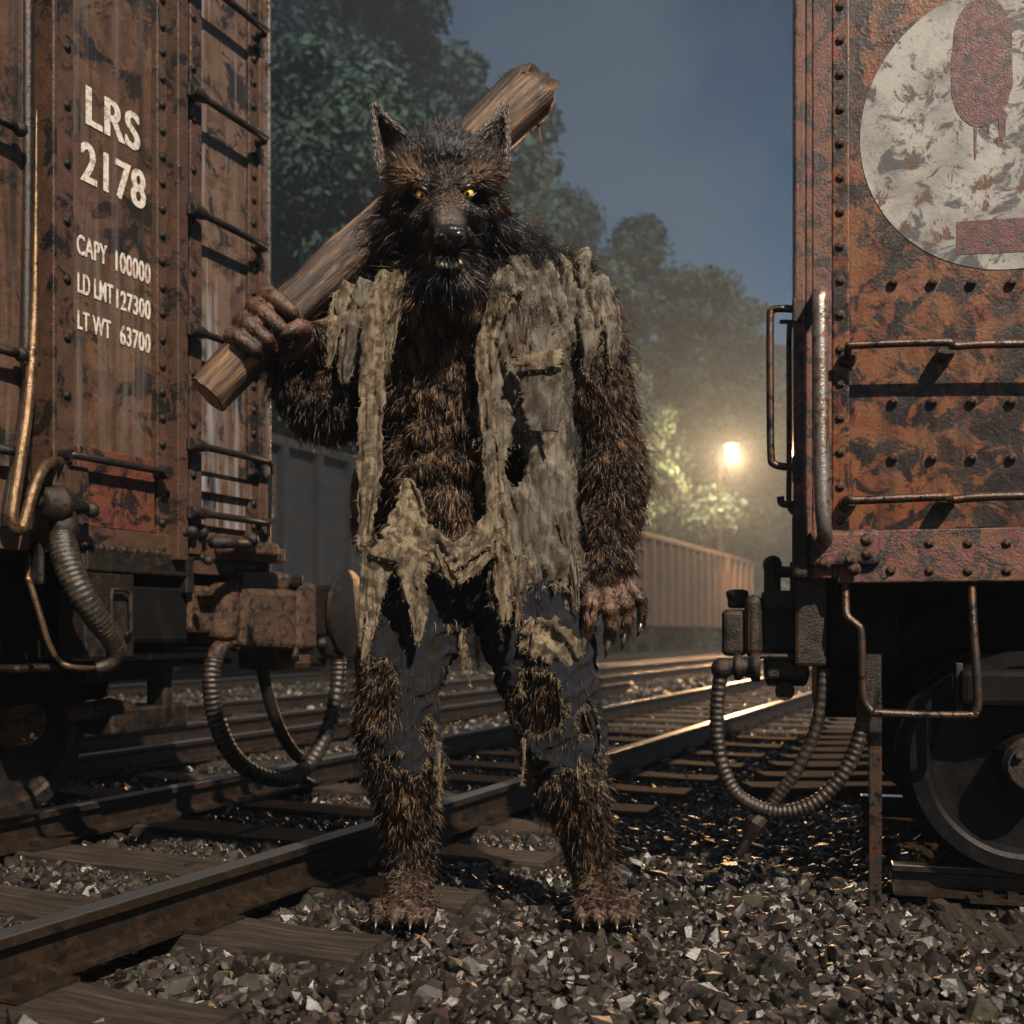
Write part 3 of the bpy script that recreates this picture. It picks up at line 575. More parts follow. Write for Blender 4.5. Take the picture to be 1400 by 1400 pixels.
q = MB(); q.tube([LP(406,1060,ho), LP(428,1072,ho), LP(440,1066,ho)], .018, 10); q.build('glad_hand', M['irond'], BC)
# lettering
def letter(body, px, py, hpx, wpx, name):
    cu = bpy.data.curves.new(name, 'FONT'); cu.body = body; cu.size = 1; cu.offset = .012; cu.extrude = 0; cu.space_character = 1.06
    t = bpy.data.objects.new('tmp', cu); col.objects.link(t); bpy.context.view_layer.update()
    me = bpy.data.meshes.new_from_object(t.evaluated_get(bpy.context.evaluated_depsgraph_get())); bpy.data.objects.remove(t)
    vs = np.array([v.co[:] for v in me.vertices]); x0, x1 = vs[:, 0].min(), vs[:, 0].max(); z0, z1 = vs[:, 1].min(), vs[:, 1].max()
    sx = (lx(px+wpx)-lx(px))/(x1-x0); H = lz(px, py-hpx)-lz(px, py); sz = H/(z1-z0); zb = lz(px, py)
    n_ = len(me.vertices); fs = [tuple(p.vertices) for p in me.polygons]; vv = []; ff = []
    for k_, sh_ in enumerate((-.022, 0, .022)):
        vv += [(lx(px)+(v[0]-x0+sh_)*sx, -.0-.0003*k_+.0095, zb+(v[1]-z0)*sz) for v in vs]; ff += [tuple(i+k_*n_ for i in f) for f in fs]
    me = bpy.data.meshes.new('lettering'); me.from_pydata(vv, [], ff)
    me.materials.append(M['stencil']); o = bpy.data.objects.new('lettering', me); col.objects.link(o); o.parent = BC
letter('LRS', 121, 169, 54, 72, 'a'); letter('2178', 114, 246, 56, 87, 'b'); letter('CAPY', 108, 346, 28, 41, 'c'); letter('100000', 161, 370, 29, 47, 'd')
letter('LD LMT', 109, 399, 28, 48, 'e'); letter('127300', 162, 421, 27, 46, 'f'); letter('LT WT', 109, 449, 26, 45, 'g'); letter('63700', 167, 470, 27, 41, 'h')
# ------------------------------------------------------------------ maroon car (right)
PHI = math.radians(14.0); CP_, SP_ = math.cos(PHI), math.sin(PHI)
RC = empty('boxcar', ((1085-700)/F*YR, YR, 0), -PHI, 'rust orange and maroon boxcar with round white emblem, at the right edge', 'freight car')
RX0 = (1085-700)/F*YR
def RP(x, y, inw=0):
    k = (x-700)/F; s = (k*(YR+inw*CP_)-RX0-inw*SP_)/(CP_+k*SP_); Y = YR-s*SP_+inw*CP_; return (s, inw, HC-(y-YH)*Y/F)
def rx(x, inw=0): return RP(x, 0, inw)[0]
def rz(y, inw=0, x=1230): return RP(x, y, inw)[2]
RB = rz(797); RT = 4.0
q = MB(); q.box(.012, 9, .01, 2.6, RB+.02, RT); q.build('wall', M['carR'], RC, bevel=.01)
def rsheet(name, x0, x1, y0, y1, th, mat, bev=.005):
    q = MB(); q.box(rx(x0), rx(x1), -th, .01, rz(y1), rz(y0)); return q.build(name, mat, RC, bevel=bev)
rsheet('corner_post', 1085, 1101, -700, 765, .045, M['carR2'], .008); rsheet('corner_post', 1101, 1110, -700, 760, .03, M['carR2']); rsheet('rivet_strip', 1110, 1137, -700, 790, .022, M['carR2'])
rsheet('rivet_strip', 1137, 1161, -700, 792, .014, M['carR'])
rsheet('side_sill', 1145, 2600, 725, 797, .026, M['carR2']); rsheet('panel_strap', 1161, 2600, 500, 520, .006, M['carR2']) if 0 else None
q = MB(); q.box(rx(1104), rx(1202), -.05, 0, rz(775), rz(724)); q.build('corner_casting', M['carR2'], RC, bevel=.018, segs=3)
q = MB(); q.box(rx(1083), rx(1104), -.045, .1, rz(790), rz(700)); q.build('corner_casting', M['irond'], RC, bevel=.012)
pts = []
for y in range(-40, 720, 47): pts.append(RP(1149, y+12*noise.noise((y, 0, 0)), -.016))
for y in (385, 548, 625):
    for i, x in enumerate(range(1222, 1600, 54)): pts.append(RP(x, y+4*noise.noise((x, y, 0)), 0))
for i, x in enumerate(range(1165, 1640, 53)):
    pts.append(RP(x, 742 if i > 1 else 779, -.028)); pts.append(RP(x, 780, -.028))
rivets(pts, .0115, 'rivets', M['iron'], RC, .75)
pts = []
for y in range(45, 720, 62): pts.append(RP(1219, y+10, 0))
rivets([RP(1127,770,-.05), RP(1185,738,-.05), RP(1186,757,-.05), RP(1127,735,-.05), RP(1168,778,-.05), RP(1163,765,-.05)], .0155, 'casting_bolts', M['iron'], RC, .7)
# emblem
cx = rx(1384); cz_ = RP(1384, 168)[2]; R = cx-rx(1176)
q = MB(); n = 128; q.poly([(cx+R*math.cos(2*math.pi*k/n), cz_+R*math.sin(2*math.pi*k/n)) for k in range(n)], .0082, .01); em = q.build('emblem_disc', M['emblem'], RC)
pp = []
for k in range(60):
    a = 2*math.pi*k/60; x_ = math.sin(a); y_ = -math.cos(a)
    w_ = 42*(1+.09*noise.noise((k*.35, 0, 2)))*(1 if y_ > 0 else (1+.75*y_*y_*(1-.0)*.6)); pp.append((rx(1343+w_*x_), RP(1343, 112+(60 if y_ > 0 else 118)*y_)[2]))
q = MB(); q.poly([(rx(1308), RP(1308,347)[2]), (rx(1400), RP(1400,343)[2]), (rx(1470), RP(1400,341)[2]), (rx(1470), RP(1400,294)[2]), (rx(1400), RP(1400,296)[2]), (rx(1308), RP(1308,302)[2])], .0072, .01); q.build('emblem_bar', M['emblemred'], em); q = MB(); q.poly(pp, .0070, .01)
for (x_, y0, y1, w_) in ((1334, 160, 218, 2.2), (1371, 150, 192, 6), (1366, 186, 200, 3), (1352, 168, 182, 2)):
    zz = lambda y: RP(x_, y)[2]
    q.poly([(rx(x_-w_), zz(y0)), (rx(x_+w_), zz(y0)), (rx(x_+w_*.7), zz(y1-6)), (rx(x_), zz(y1)), (rx(x_-w_*.7), zz(y1-6))], .0068, .01)
for a in q.f: pass
q.build('emblem_drop', M['emblemred'], em)
# handles
def bent(name, pl, r, mat, n=5, par=RC):
    q = MB(); q.tube(pl, r, 14, smooth_pts=n); return q.build(name, mat, par, smooth=True)
o = bent('grab_handle', [RP(1121,404,-.02), RP(1121,402,-.07), RP(1121,405,-.105), RP(1121,425,-.115), RP(1122,560,-.115), RP(1124,680,-.115), RP(1127,720,-.105), RP(1128,735,-.07), RP(1128,738,-.02)], .0225, M['rodb'])
q = MB(); q.box(rx(1108), rx(1134), -.035, 0, rz(432), rz(396)); q.build('handle_plate', M['carR2'], RC, bevel=.006)
o = bent('handrail', [RP(1159,490,-.0), RP(1159,486,-.05), RP(1160,476,-.07), RP(1170,472,-.075), RP(1290,468,-.075), RP(1306,473,-.07), RP(1400,470,-.07), RP(1900,469,-.07)], .0115, M['rod'])
for x_ in (1159, 1294): q = MB(); q.lathe_y(RP(x_, 488 if x_ < 1200 else 480, -.045), [(0,.012),(0,.022),(.03,.026),(.045,.026)], 14); q.build('handrail_bracket', M['irond'], RC)
o = bent('handrail', [RP(1157,686,-.0), RP(1157,685,-.05), RP(1162,682,-.065), RP(1175,684,-.07), RP(1290,679,-.07), RP(1304,683,-.065), RP(1400,678,-.065), RP(1900,677,-.065)], .0125, M['rod'])
for x_ in (1159, 1294): q = MB(); q.lathe_y(RP(x_, 688, -.045), [(0,.012),(0,.022),(.03,.026),(.045,.026)], 14); q.build('handrail_bracket', M['irond'], RC)
bent('corner_handle', [RP(1088,423,.0), RP(1070,422,.0), RP(1056,424,.0), RP(1053,436,.0), RP(1053,530,0), RP(1054,620,0), RP(1058,634,0), RP(1072,638,0), RP(1090,638,0)], .0115, M['rod'])
bent('corner_handle', [RP(1090,443,.16), RP(1083,443,.16), RP(1079,452,.16), RP(1079,560,.16), RP(1079,640,.16), RP(1079,690,.16), RP(1087,702,.16), RP(1092,704,.16)], .0085, M['rod'])
bent('corner_handle', [RP(1066,440,.16), RP(1076,440,.16), RP(1092,440,.16)], .007, M['rod'])
bent('drop_hook', [RP(1092,688,.0), RP(1080,690,0), RP(1069,688,0), RP(1067,679,0)], .011, M['irond'])
for y_ in (420, 637): q = MB(); q.box(rx(1083), rx(1097), -.055, .02, rz(y_+18), rz(y_-16)); q.build('handle_plate', M['irond'], RC, bevel=.006)
# stirrup step
bent('stirrup_step', [RP(1155,797,-.0), RP(1156,820,-.01), RP(1158,842,-.02), RP(1172,855,-.03), RP(1177,866,-.03), RP(1179,920,-.03), RP(1181,955,-.03), RP(1190,971,-.03), RP(1206,975,-.03), RP(1320,978,-.03), RP(1333,972,-.03), RP(1337,958,-.03), RP(1334,900,-.03), RP(1330,850,-.02), RP(1328,797,0)], .0125, M['rod'])
# underframe
q = MB(); q.box(rx(1150), 9, .1, 2.5, RB-.02, RB+.03); q.box(rx(1130,.15), rx(1230,.15), .15, .8, rz(905,.15), RB); q.box(rx(1120,.4), 8.5, .7, 1.5, .5, RB); q.box(rx(1250, .5), 3, .5, .7, .42, RB)
q.build('underframe', M['black'], RC, bevel=.015)
# coupler
q = MB(); q.box(rx(1086,.08), rx(1130,.08), .04, .5, rz(912,.08), rz(775,.08)); q.box(rx(1060,.1), rx(1090,.1), .1, .4, rz(800,.1), rz(770,.1)) if 0 else None; q.build('end_casting', M['irond'], RC, bevel=.012)
q = MB(); q.box(rx(1040,.1), rx(1092,.1), .14, .42, rz(895,.1), rz(806,.1)); q.box(rx(1042,.1), rx(1090,.1), .08, .40, rz(833,.1), rz(806,.1)); q.build('coupler_head', M['irond'], RC, bevel=.012)
q = MB(); q.box(rx(1018,.1), rx(1043,.1), .05, .38, rz(900,.1), rz(812,.1)); q.build('knuckle', M['irond'], RC, bevel=.025, segs=3)
q = MB(); q.box(rx(987,.1), rx(1021,.1), .07, .36, rz(898,.1), rz(832,.1))

q.tube([RP(1008,832,.18), RP(1008,822,.18), RP(1008,806,.18)], [.035,.03,.04], 16); q.build('knuckle_lug', M['irond'], RC, bevel=.018, segs=3)
q = MB(); q.tube([RP(1056,812,.15), RP(1056,772,.15)], .026, 14); q.ball(RP(1056,772,.15), .03); q.tube([RP(1056,782,.15), RP(1092,782,.15)], .018, 12); q.box(rx(1080,.15), rx(1094,.15), .1, .2, rz(805,.1), rz(766,.1)); q.build('uncoupling_lever', M['irond'], RC, smooth=False)
q = MB(); q.box(rx(1030,.1), rx(1118,.1), .07, .4, rz(902,.1), rz(894,.1)); q.lathe_x(RP(1075,912,.18), [(-.07,.03),(-.06,.06),(.06,.06),(.07,.03)], 20); q.box(rx(1048,.1), rx(1104,.1), .1, .3, rz(930,.1), rz(900,.1)); q.build('coupler_pocket', M['irond'], RC, bevel=.01)
q = MB(); q.lathe_y(RP(1073,945,.12), [(0,.02),(0,.030),(.05,.030),(.05,.02)], 20); q.build('tow_eye', M['irond'], RC)
ho = .02
q = MB(); q.ball(RP(987,914,ho), .034); q.tube([RP(987,914,ho), RP(1005,911,ho+.02), RP(1030,913,ho+.06)], [.03,.024,.034], 14); q.lathe_x(RP(1012,912,ho+.02), [(-.02,.03),(-.015,.042),(.0,.042),(.01,.03),(.03,.03),(.035,.045),(.06,.045)], 18); q.build('hose_elbow', M['irond'], RC, smooth=True)
hp = [(986,918),(982,950),(980,985),(982,1020),(990,1055),(1005,1083),(1028,1100),(1056,1109),(1085,1108),(1115,1096),(1142,1072),(1163,1040),(1176,1004),(1184,965)]
q = MB(); q.tube([RP(a, b_, ho) for a, b_ in hp], .0205, 14, rib=lambda i: 1+.14*((i % 4) < 2), smooth_pts=17); q.build('brake_hose', M['hose'], RC, smooth=True)
hp = [(1126,915),(1124,950),(1117,990),(1104,1025),(1086,1058),(1068,1082),(1052,1104),(1040,1120)]
q = MB(); q.tube([RP(a, b_, ho+.06) for a, b_ in hp], .0185, 14, rib=lambda i: 1+.10*((i % 4) < 2), smooth_pts=15); q.build('brake_hose', M['hose'], RC, smooth=True)
q = MB(); q.tube([RP(1045,1112,ho+.02), RP(1032,1126,ho), RP(1022,1148,ho), RP(1010,1170,ho)], [.026,.03,.016,.014], 10); q.build('glad_hand', M['irond'], RC, bevel=.004)
q = MB(); q.tube([RP(1190,940,.0), RP(1186,958,.0), RP(1184,972,0)], .03, 12); q.box(rx(1178), rx(1206), .02, .14, rz(960), rz(895)); q.build('hose_fitting', M['irond'], RC, smooth=False)
q = MB(); a = .0; q.box(rx(1189), rx(1207), .03, .055, -.05, rz(955)); q.build('hanging_strap', M['rod'], RC, bevel=.003)
wr = .335; wzc = .085+wr
sx = rx(1404, .13)
for k in (0, 1.9):
    for (yy, sg) in ((.13, 1), (1.78, -1)): wheel(RC, sx+k, yy, wzc, wr, sg)
    ax = MB(); ax.tube([(sx+k, .2, wzc), (sx+k, 1.75, wzc)], .06, 16); ax.build('axle', M['black'], RC)
q = MB(); q.tube([(rx(1228,.2), .2, wzc+.33), (rx(1258,.2), .2, wzc+.42), (rx(1300,.2), .2, wzc+.45), (rx(1600,.2), .2, wzc+.45)], [.04,.04,.04,.04], 10); q.box(sx-.2, sx+2.1, .02, .09, wzc+.17, wzc+.28); q.box(sx+.6, sx+1.3, -.0, .12, wzc-.1, wzc+.3); q.build('truck_frame', M['black'], RC, bevel=.02)
q = MB(); q.box(rx(1302,.12), rx(1312,.12), .05, .10, rz(975,.1), rz(905,.1)); q.build('brake_hanger', M['irond'], RC, bevel=.004)
q = MB(); q.poly([(rx(1215,.3), rz(925,.3)), (rx(1255,.3), rz(900,.3)), (rx(1330,.3), rz(880,.3)), (rx(1330,.3), RB), (rx(1180,.3), RB), (rx(1195,.3), rz(930,.3))], .3, .15); q.build('brake_beam', M['black'], RC, bevel=.01)
# ------------------------------------------------------------------ werewolf
YW = 3.2; KP = YW/F
def P(u, v, w=0): Y = YW-w*KP; return Vector(((u-700)*Y/F, Y, HC-(v-YH)*Y/F))
def PZ(u, z, w=0): Y = YW-w*KP; return Vector(((u-700)*Y/F, Y, z))
def UV(X):   # world -> photo px (arrays)
    return 700+X[:, 0]/X[:, 1]*F, YH-(X[:, 2]-HC)/X[:, 1]*F, (YW-X[:, 1])/KP
WO = Vector(P(650, 1243, 0)); WO.z = 0
WW = empty('werewolf', WO, 0, 'dark furred werewolf in torn khaki shirt and ripped trousers standing on the ballast', 'werewolf')
class SH(MB):
    def chain(s, pts):          # (u,v,w,r)
        for i in range(len(pts)):
            u, v, w, r = pts[i]; s.ball(P(u, v, w), r*KP, 14, 10)
            if i: 
                a = pts[i-1]; s.tube([P(*a[:3]), P(u, v, w)], [a[3]*KP, r*KP], 14)
    def ell(s, u, v, w, ru, rv, rw, rot=0, tilt=0):
        t = MB(); t.ball((0,0,0), (ru*KP, rw*KP, rv*KP), 20, 14); R = Matrix.Rotation(math.radians(rot), 3, 'Y') @ Matrix.Rotation(math.radians(tilt), 3, 'X'); c = P(u, v, w)
        s.add([R@Vector(p)+c for p in t.v], t.f)
def remesh(sh, name, vox, smooth=3, fac=.5):
    me = bpy.data.meshes.new(name); me.from_pydata(sh.v, [], sh.f); o = bpy.data.objects.new(name, me); col.objects.link(o)
    bm = bmesh.new(); bm.from_mesh(me); bmesh.ops.recalc_face_normals(bm, faces=bm.faces); bm.to_mesh(me); bm.free()
    m = o.modifiers.new('r', 'REMESH'); m.mode = 'VOXEL'; m.voxel_size = vox
    if smooth: m = o.modifiers.new('s', 'SMOOTH'); m.factor = fac; m.iterations = smooth
    bpy.context.view_layer.update(); me2 = bpy.data.meshes.new_from_object(o.evaluated_get(bpy.context.evaluated_depsgraph_get()))
    bpy.data.objects.remove(o); n = len(me2.vertices); V = np.empty(n*3); me2.vertices.foreach_get('co', V); V = V.reshape(-1, 3)
    Fq = [tuple(p.vertices) for p in me2.polygons]; bpy.data.meshes.remove(me2)
    return V, Fq
B = SH()
# torso
B.ell(640, 455, 0, 132, 92, 72); B.ell(590, 450, 38, 66, 62, 46, 8); B.ell(678, 452, 38, 68, 62, 46, -8)
B.ell(628, 545, 4, 104, 95, 66); B.ell(618, 640, 2, 88, 100, 62); B.ell(640, 745, -4, 112, 72, 66)
for (u, v) in ((586, 545), (628, 545), (584, 592), (630, 592), (588, 640), (632, 640)): B.ell(u, v, 52, 22, 22, 18)
B.ell(612, 690, 36, 44, 52, 32); B.ell(530, 500, 5, 30, 60, 50); B.ell(715, 500, 5, 34, 60, 50)
B.chain([(535, 408, -20, 44), (600, 385, -25, 62), (680, 385, -25, 62), (770, 405, -18, 52)])
# neck, skull
B.chain([(640, 425, -15, 76), (622, 355, 2, 68), (610, 285, 22, 58)])
B.ell(607, 248, 44, 61, 58, 72); B.ell(568, 302, 46, 36, 48, 42); B.ell(650, 302, 46, 36, 48, 42); B.ell(609, 352, 40, 46, 44, 50)
# muzzle and jaw
B.chain([(608, 262, 98, 31), (610, 285, 118, 27), (613, 312, 150, 21), (615, 320, 160, 19)])
B.ell(596, 300, 108, 28, 24, 36, 0); B.ell(626, 300, 108, 28, 24, 36, 0)
B.ell(600, 330, 120, 20, 17, 34, 10); B.ell(627, 330, 120, 20, 17, 34, -10)
B.chain([(611, 362, 70, 34), (613, 366, 105, 22), (614, 368, 132, 16)])
# brows
B.chain([(548, 235, 92, 13), (567, 248, 110, 14), (588, 262, 121, 12), (600, 273, 117, 9)]); B.chain([(669, 235, 92, 13), (649, 247, 110, 14), (629, 261, 121, 12), (617, 272, 117, 9)])
B.chain([(556, 286, 86, 11), (575, 286, 92, 8)]); B.chain([(662, 286, 86, 11), (642, 285, 92, 8)])
B.chain([(608, 212, 62, 34), (608, 240, 86, 24)])
# right-image arm
B.chain([(765, 410, -12, 52), (792, 428, -8, 46), (815, 500, -6, 39), (826, 560, -8, 37), (834, 610, -8, 34)]); B.ell(802, 520, 16, 26, 55, 28, 5); B.ell(832, 500, -18, 22, 52, 30, 5)
B.chain([(834, 610, -8, 35), (845, 650, 2, 36), (841, 700, 14, 30), (834, 752, 26, 24)]); B.ell(858, 635, 0, 16, 46, 24, 5); B.ell(824, 650, 8, 20, 42, 24, 5)
B.chain([(836, 752, 26, 25), (828, 785, 32, 28)]); B.ell(826, 795, 32, 36, 34, 17, 6)
def finger(sh, pts): sh.chain(pts)
HR = [[(802, 782, 40, 12), (780, 806, 50, 10.5), (772, 830, 56, 9), (774, 850, 54, 7)],
      [(807, 802, 40, 11.5), (808, 826, 54, 11.5), (806, 852, 58, 9.5), (799, 873, 50, 8)],
      [(829, 806, 44, 10.5), (833, 832, 58, 11), (836, 856, 56, 9), (832, 876, 46, 7.5)],
      [(846, 804, 40, 10), (856, 827, 52, 10), (858, 850, 50, 8.2), (854, 868, 40, 6.8)],
      [(858, 798, 32, 9), (875, 818, 38, 8.5), (879, 838, 36, 7.2), (876, 854, 30, 6)]]
for h in HR: finger(B, h)
for h in HR[1:]: B.ell(h[1][0], h[1][1], h[1][2]+3, h[1][3]*1.15, h[1][3], h[1][3]*1.05)
# left-image arm
B.chain([(525, 412, -12, 46), (490, 435, -5, 42), (470, 490, 4, 38), (460, 550, 18, 37)]); B.chain([(458, 556, 18, 40), (435, 555, 24, 38), (412, 532, 28, 34), (394, 508, 32, 25), (388, 490, 34, 22)])
B.ell(375, 468, 38, 38, 30, 22, -42)
CW = lambda u: 62-(u-375)*.36        # depth (w) of the club axis
HL = [[(334, 468, 66, 11), (317, 459, 92, 11.5), (333, 467, 118, 9.5), (347, 477, 116, 9.5), (356, 485, 96, 8)],
      [(346, 450, 64, 12), (331, 439, 86, 12.5), (348, 450, 113, 10.5), (364, 464, 110, 10.5), (374, 475, 90, 8.5)],
      [(362, 432, 62, 12), (348, 419, 84, 12.5), (366, 432, 107, 10.5), (382, 447, 104, 10), (390, 457, 86, 8.5)],
      [(378, 416, 58, 11.5), (366, 402, 78, 12), (383, 413, 101, 10.5), (397, 425, 98, 9.5), (405, 435, 82, 8)],
      [(392, 488, 44, 16), (416, 474, 66, 14.5), (424, 454, 86, 13), (410, 447, 104, 11), (396, 453, 110, 8.5)]]
for h in HL: finger(B, h)
for h in HL[:4]: B.ell(h[2][0]-6, h[2][1]-5, h[2][2]-2, h[2][3]*1.1, h[2][3]*1.1, h[2][3]*1.12)
# legs
B.chain([(590, 780, 0, 62), (566, 860, 4, 54), (540, 940, 12, 45), (535, 990, 4, 45), (550, 1060, -8, 44), (560, 1140, -16, 30), (564, 1195, -12, 25)]); B.ell(560, 1050, -22, 38, 62, 34)
B.chain([(712, 785, 0, 70), (735, 860, 4, 64), (752, 940, 12, 51), (760, 990, 4, 47), (778, 1065, -8, 46), (802, 1145, -16, 31), (812, 1195, -12, 26)]); B.ell(772, 1055, -22, 40, 62, 34)
def foot(u, toe, du):
    pts = [PZ(u, .085, -14), PZ(u+du*.3, .060, 14), PZ(u+du*.8, .045, 48)]
    for i in range(2): B.tube([pts[i], pts[i+1]], [[.056, .060, .052][i], [.056, .060, .052][i+1]], 14)
    for p, r in zip(pts, (.056, .06, .052)): B.ball(p, r, 14, 10)
    B.ball(PZ(u-du*.1, .045, -34), .045)
    tp = []
    for k, o_ in enumerate((-27, -9, 10, 27)):
        a = PZ(u+du+o_*.8, .042, 55); c = PZ(u+du*1.3+o_*1.15, .042, 80-abs(o_)*.35); e = PZ(u+du*1.5+o_*1.25, .024, 96-abs(o_)*.4)
        B.tube([a, c], [.027, .028], 12); B.tube([c, e], [.028, .021], 12); B.ball(a, .027); B.ball(c, .029); B.ball(e, .022); tp.append((c, e))
    return tp
toes = foot(562, 0, -8)+foot(814, 0, 10)
BV, BF = remesh(B, 'body', .0052, 2, .5)
# wrinkle displacement on muzzle and hands
U_, V_, W_ = UV(BV)
def tri_of(Fq): return Fq
def mk(name, V, Fq, mat, parent=WW, smooth=True):
    me = bpy.data.meshes.new(name); me.from_pydata((V-np.array(WO)).tolist(), [], Fq); me.update()
    if mat: me.materials.append(mat)
    if smooth: me.polygons.foreach_set('use_smooth', [True]*len(me.polygons))
    o = bpy.data.objects.new(name, me); col.objects.link(o); o.parent = parent; return o
body = mk('body', BV, BF, M['skin'])
bvh = BVHTree.FromPolygons([Vector(v) for v in BV], BF)
CAM = Vector((0, 0, HC))
def hit(u, v):
    d = (P(u, v)-CAM).normalized(); h = bvh.ray_cast(CAM, d); return h
# eyes
for (eu, ev, sx_) in ((577, 267, 1), (639, 265, -1)):
    h = hit(eu, ev); r = 8.0*KP; d = (h[0]-CAM).normalized(); c = h[0]+d*(r*.35)-WO
    q = MB(); q.ball((0,0,0), r, 20, 14); 
    e = q.build('eye', M['iris'], WW, smooth=True); e.location = c
    q = MB(); q.ball((0,0,0), (r*.34, r*.25, r*.42), 14, 10); pu = q.build('pupil', M['pupil'], e, smooth=True); pu.location = -d*(r*.86)
    # lids: dark upper lid slanting inward, lower lid
    q = MB(); yy = -r*.72
    sl = sx_      # inner corner lower than the outer one
    U5 = [(-13, .007, 5.5), (-7, -.002, 7.4), (0, -.006, 5.0), (7, -.004, .8), (13, .005, -6)]; L5 = [(-13, .008, 1), (-7, .003, -5.6), (0, .002, -8.6), (7, .002, -8.4), (13, .008, -5)]
    q.tube([(sl*a_*KP*.9, yy+b_, c_*KP*.84+.0022) for a_, b_, c_ in U5], [.002,.005,.0075,.0075,.004], 10, smooth_pts=4)
    q.tube([(sl*a_*KP*.9, yy+b_, c_*KP*.84) for a_, b_, c_ in L5], [.002,.003,.0034,.003,.002], 10, smooth_pts=4)
    q.build('eyelid', M['gum'], e, smooth=True)
# nose
h = hit(615, 320); nc = h[0]-WO
S = SH(); S.v = []; S.f = []
def nball(du, dv, dw, ru, rv, rw): S.ball(h[0]+Vector((du*KP, -dw*KP, -dv*KP)), (ru*KP, rw*KP, rv*KP), 16, 12)
nball(0, -3, -5, 20, 11, 12); nball(-10, 4, -4, 10.5, 9, 10); nball(10, 4, -4, 10.5, 9, 10); nball(0, 6, -8, 9, 10, 9)
NV, NF = remesh(S, 'nose', .0018, 2, .5); mk('nose', NV, NF, M['nose'])
q = MB()
for s_ in (-1, 1): q.ball(nc+Vector((s_*11*KP, -5.6*KP, -4.5*KP)), (5.2*KP, 4*KP, 3.4*KP), 12, 8)
q.build('nostrils', M['pupil'], WW, smooth=True)
# mouth: dark gap, lower lip line, teeth
q = MB(); lipu = [(584, 349), (590, 357), (602, 361), (615, 362), (628, 360), (636, 353), (640, 345)]
def onf(u, v, out): 
    hh = hit(u, v); d = (hh[0]-CAM).normalized(); return hh[0]-d*out-WO
def arc(u): return 359-((u-613)/30)**2*10
q.tube([onf(u, arc(u)-2, .002) for u in range(580, 649, 6)], [.004,.012,.016,.017,.016,.012,.004], 10); q.build('mouth_gap', M['gum'], WW, smooth=True)
q = MB(); q.tube([onf(u, arc(u)+6, .020) for u in range(586, 641, 6)], [.004,.0075,.009,.0095,.009,.0075,.004], 10); q.build('lower_lip', M['nose'], WW, smooth=True)
for (u, L, r, up) in ((590, 19, 5.0, 1), (636, 19, 4.8, 1), (599, 8, 2.8, 1), (605, 6.5, 2.6, 1), (611, 6, 2.6, 1), (617, 6, 2.6, 1), (623, 6.5, 2.6, 1), (629, 7, 2.8, 1)):
    p = onf(u, arc(u)+5, .030); q = MB(); q.tube([p+Vector((0,.004,-.004)), p+Vector((0,0,L*.5*KP)), p+Vector(((.001 if u < 613 else -.001), .002, L*KP))], [r*KP, r*KP*.8, .0004], 8); q.build('fang' if L > 10 else 'tooth', M['tooth'], WW, smooth=True)
# ears
ear_pts = []
def ear(base_in, base_out, tip, w0, wt, s_):
    rows = 14; cols = 11; V = []; 
    for i in range(rows+1):
        t = i/rows; a = P(base_in[0], base_in[1], w0).lerp(P(tip[0], tip[1], wt), t); b_ = P(base_out[0], base_out[1], w0-18).lerp(P(tip[0], tip[1], wt), t)
        for j in range(cols+1):
            q_ = j/cols; p = a.lerp(b_, q_); wid = (a-b_).length; bulge = math.sin(math.pi*q_)*wid*.55; p = p+Vector((0, bulge, 0))+Vector((-s_*math.sin(t*math.pi)*.006, 0, 0))
            V.append(p)
    Fq = [(i*(cols+1)+j, i*(cols+1)+j+1, (i+1)*(cols+1)+j+1, (i+1)*(cols+1)+j) for i in range(rows) for j in range(cols)]
    o = mk('ear', np.array([v[:] for v in V]), Fq, M['skin']); m = o.modifiers.new('s', 'SOLIDIFY'); m.thickness = .008; m.offset = 0
    for i in range(rows):
        t = i/rows
        for j in range(cols+1):
            k = i*(cols+1)+j; up = (V[k+cols+1]-V[k]).normalized() if i < rows-1 else Vector((0,0,1))
            edge = (j in (0, 1, cols-1, cols)); n_ = Vector((0, -1, 0)) if not edge else Vector(((-s_ if j < 2 else s_)*1.0 if 0 else (s_ if j > cols/2 else -s_)*-.0, -.3, 0))
            ear_pts.append((V[k], up, Vector((0, 1, .1)), 0)); ear_pts.append((V[k], up, Vector((0, -1, 0)), 1 if not edge else 2))
    return V
ear((571, 196), (522, 246), (511, 142), 28, 14, 1); ear((643, 194), (692, 242), (691, 141), 28, 14, -1)
# claws
def claw(a, b_, c_, r):
    q = MB(); q.tube([a-WO, b_-WO, c_-WO], [r, r*.75, .0006], 10, smooth_pts=4); q.build('claw', M['claw'], WW, smooth=True)
for hh, ln in zip(HR, (20, 24, 20, 17, 14)):
    u, v, w, r = hh[-1]; claw(P(u, v-1, w+4), P(u-2, v+ln*.6, w+8), P(u-5, v+ln*1.25, w+1), r*.62*KP)
for hh in HL[:4]:
    u, v, w, r = hh[-1]; claw(P(u-2, v-3, w+6), P(u+4, v+5, w+2), P(u+6, v+11, w-8), r*.6*KP)
u, v, w, r = HL[4][-1]; claw(P(u+3, v-1, w+4), P(u-6, v+3, w+6), P(u-15, v+8, w+2), r*.7*KP)
for a, e in toes: claw(e+Vector((0, .006, .004)), e+Vector((0, -.03, -.001)), e+Vector((0, -.052, -.020)), .0095)
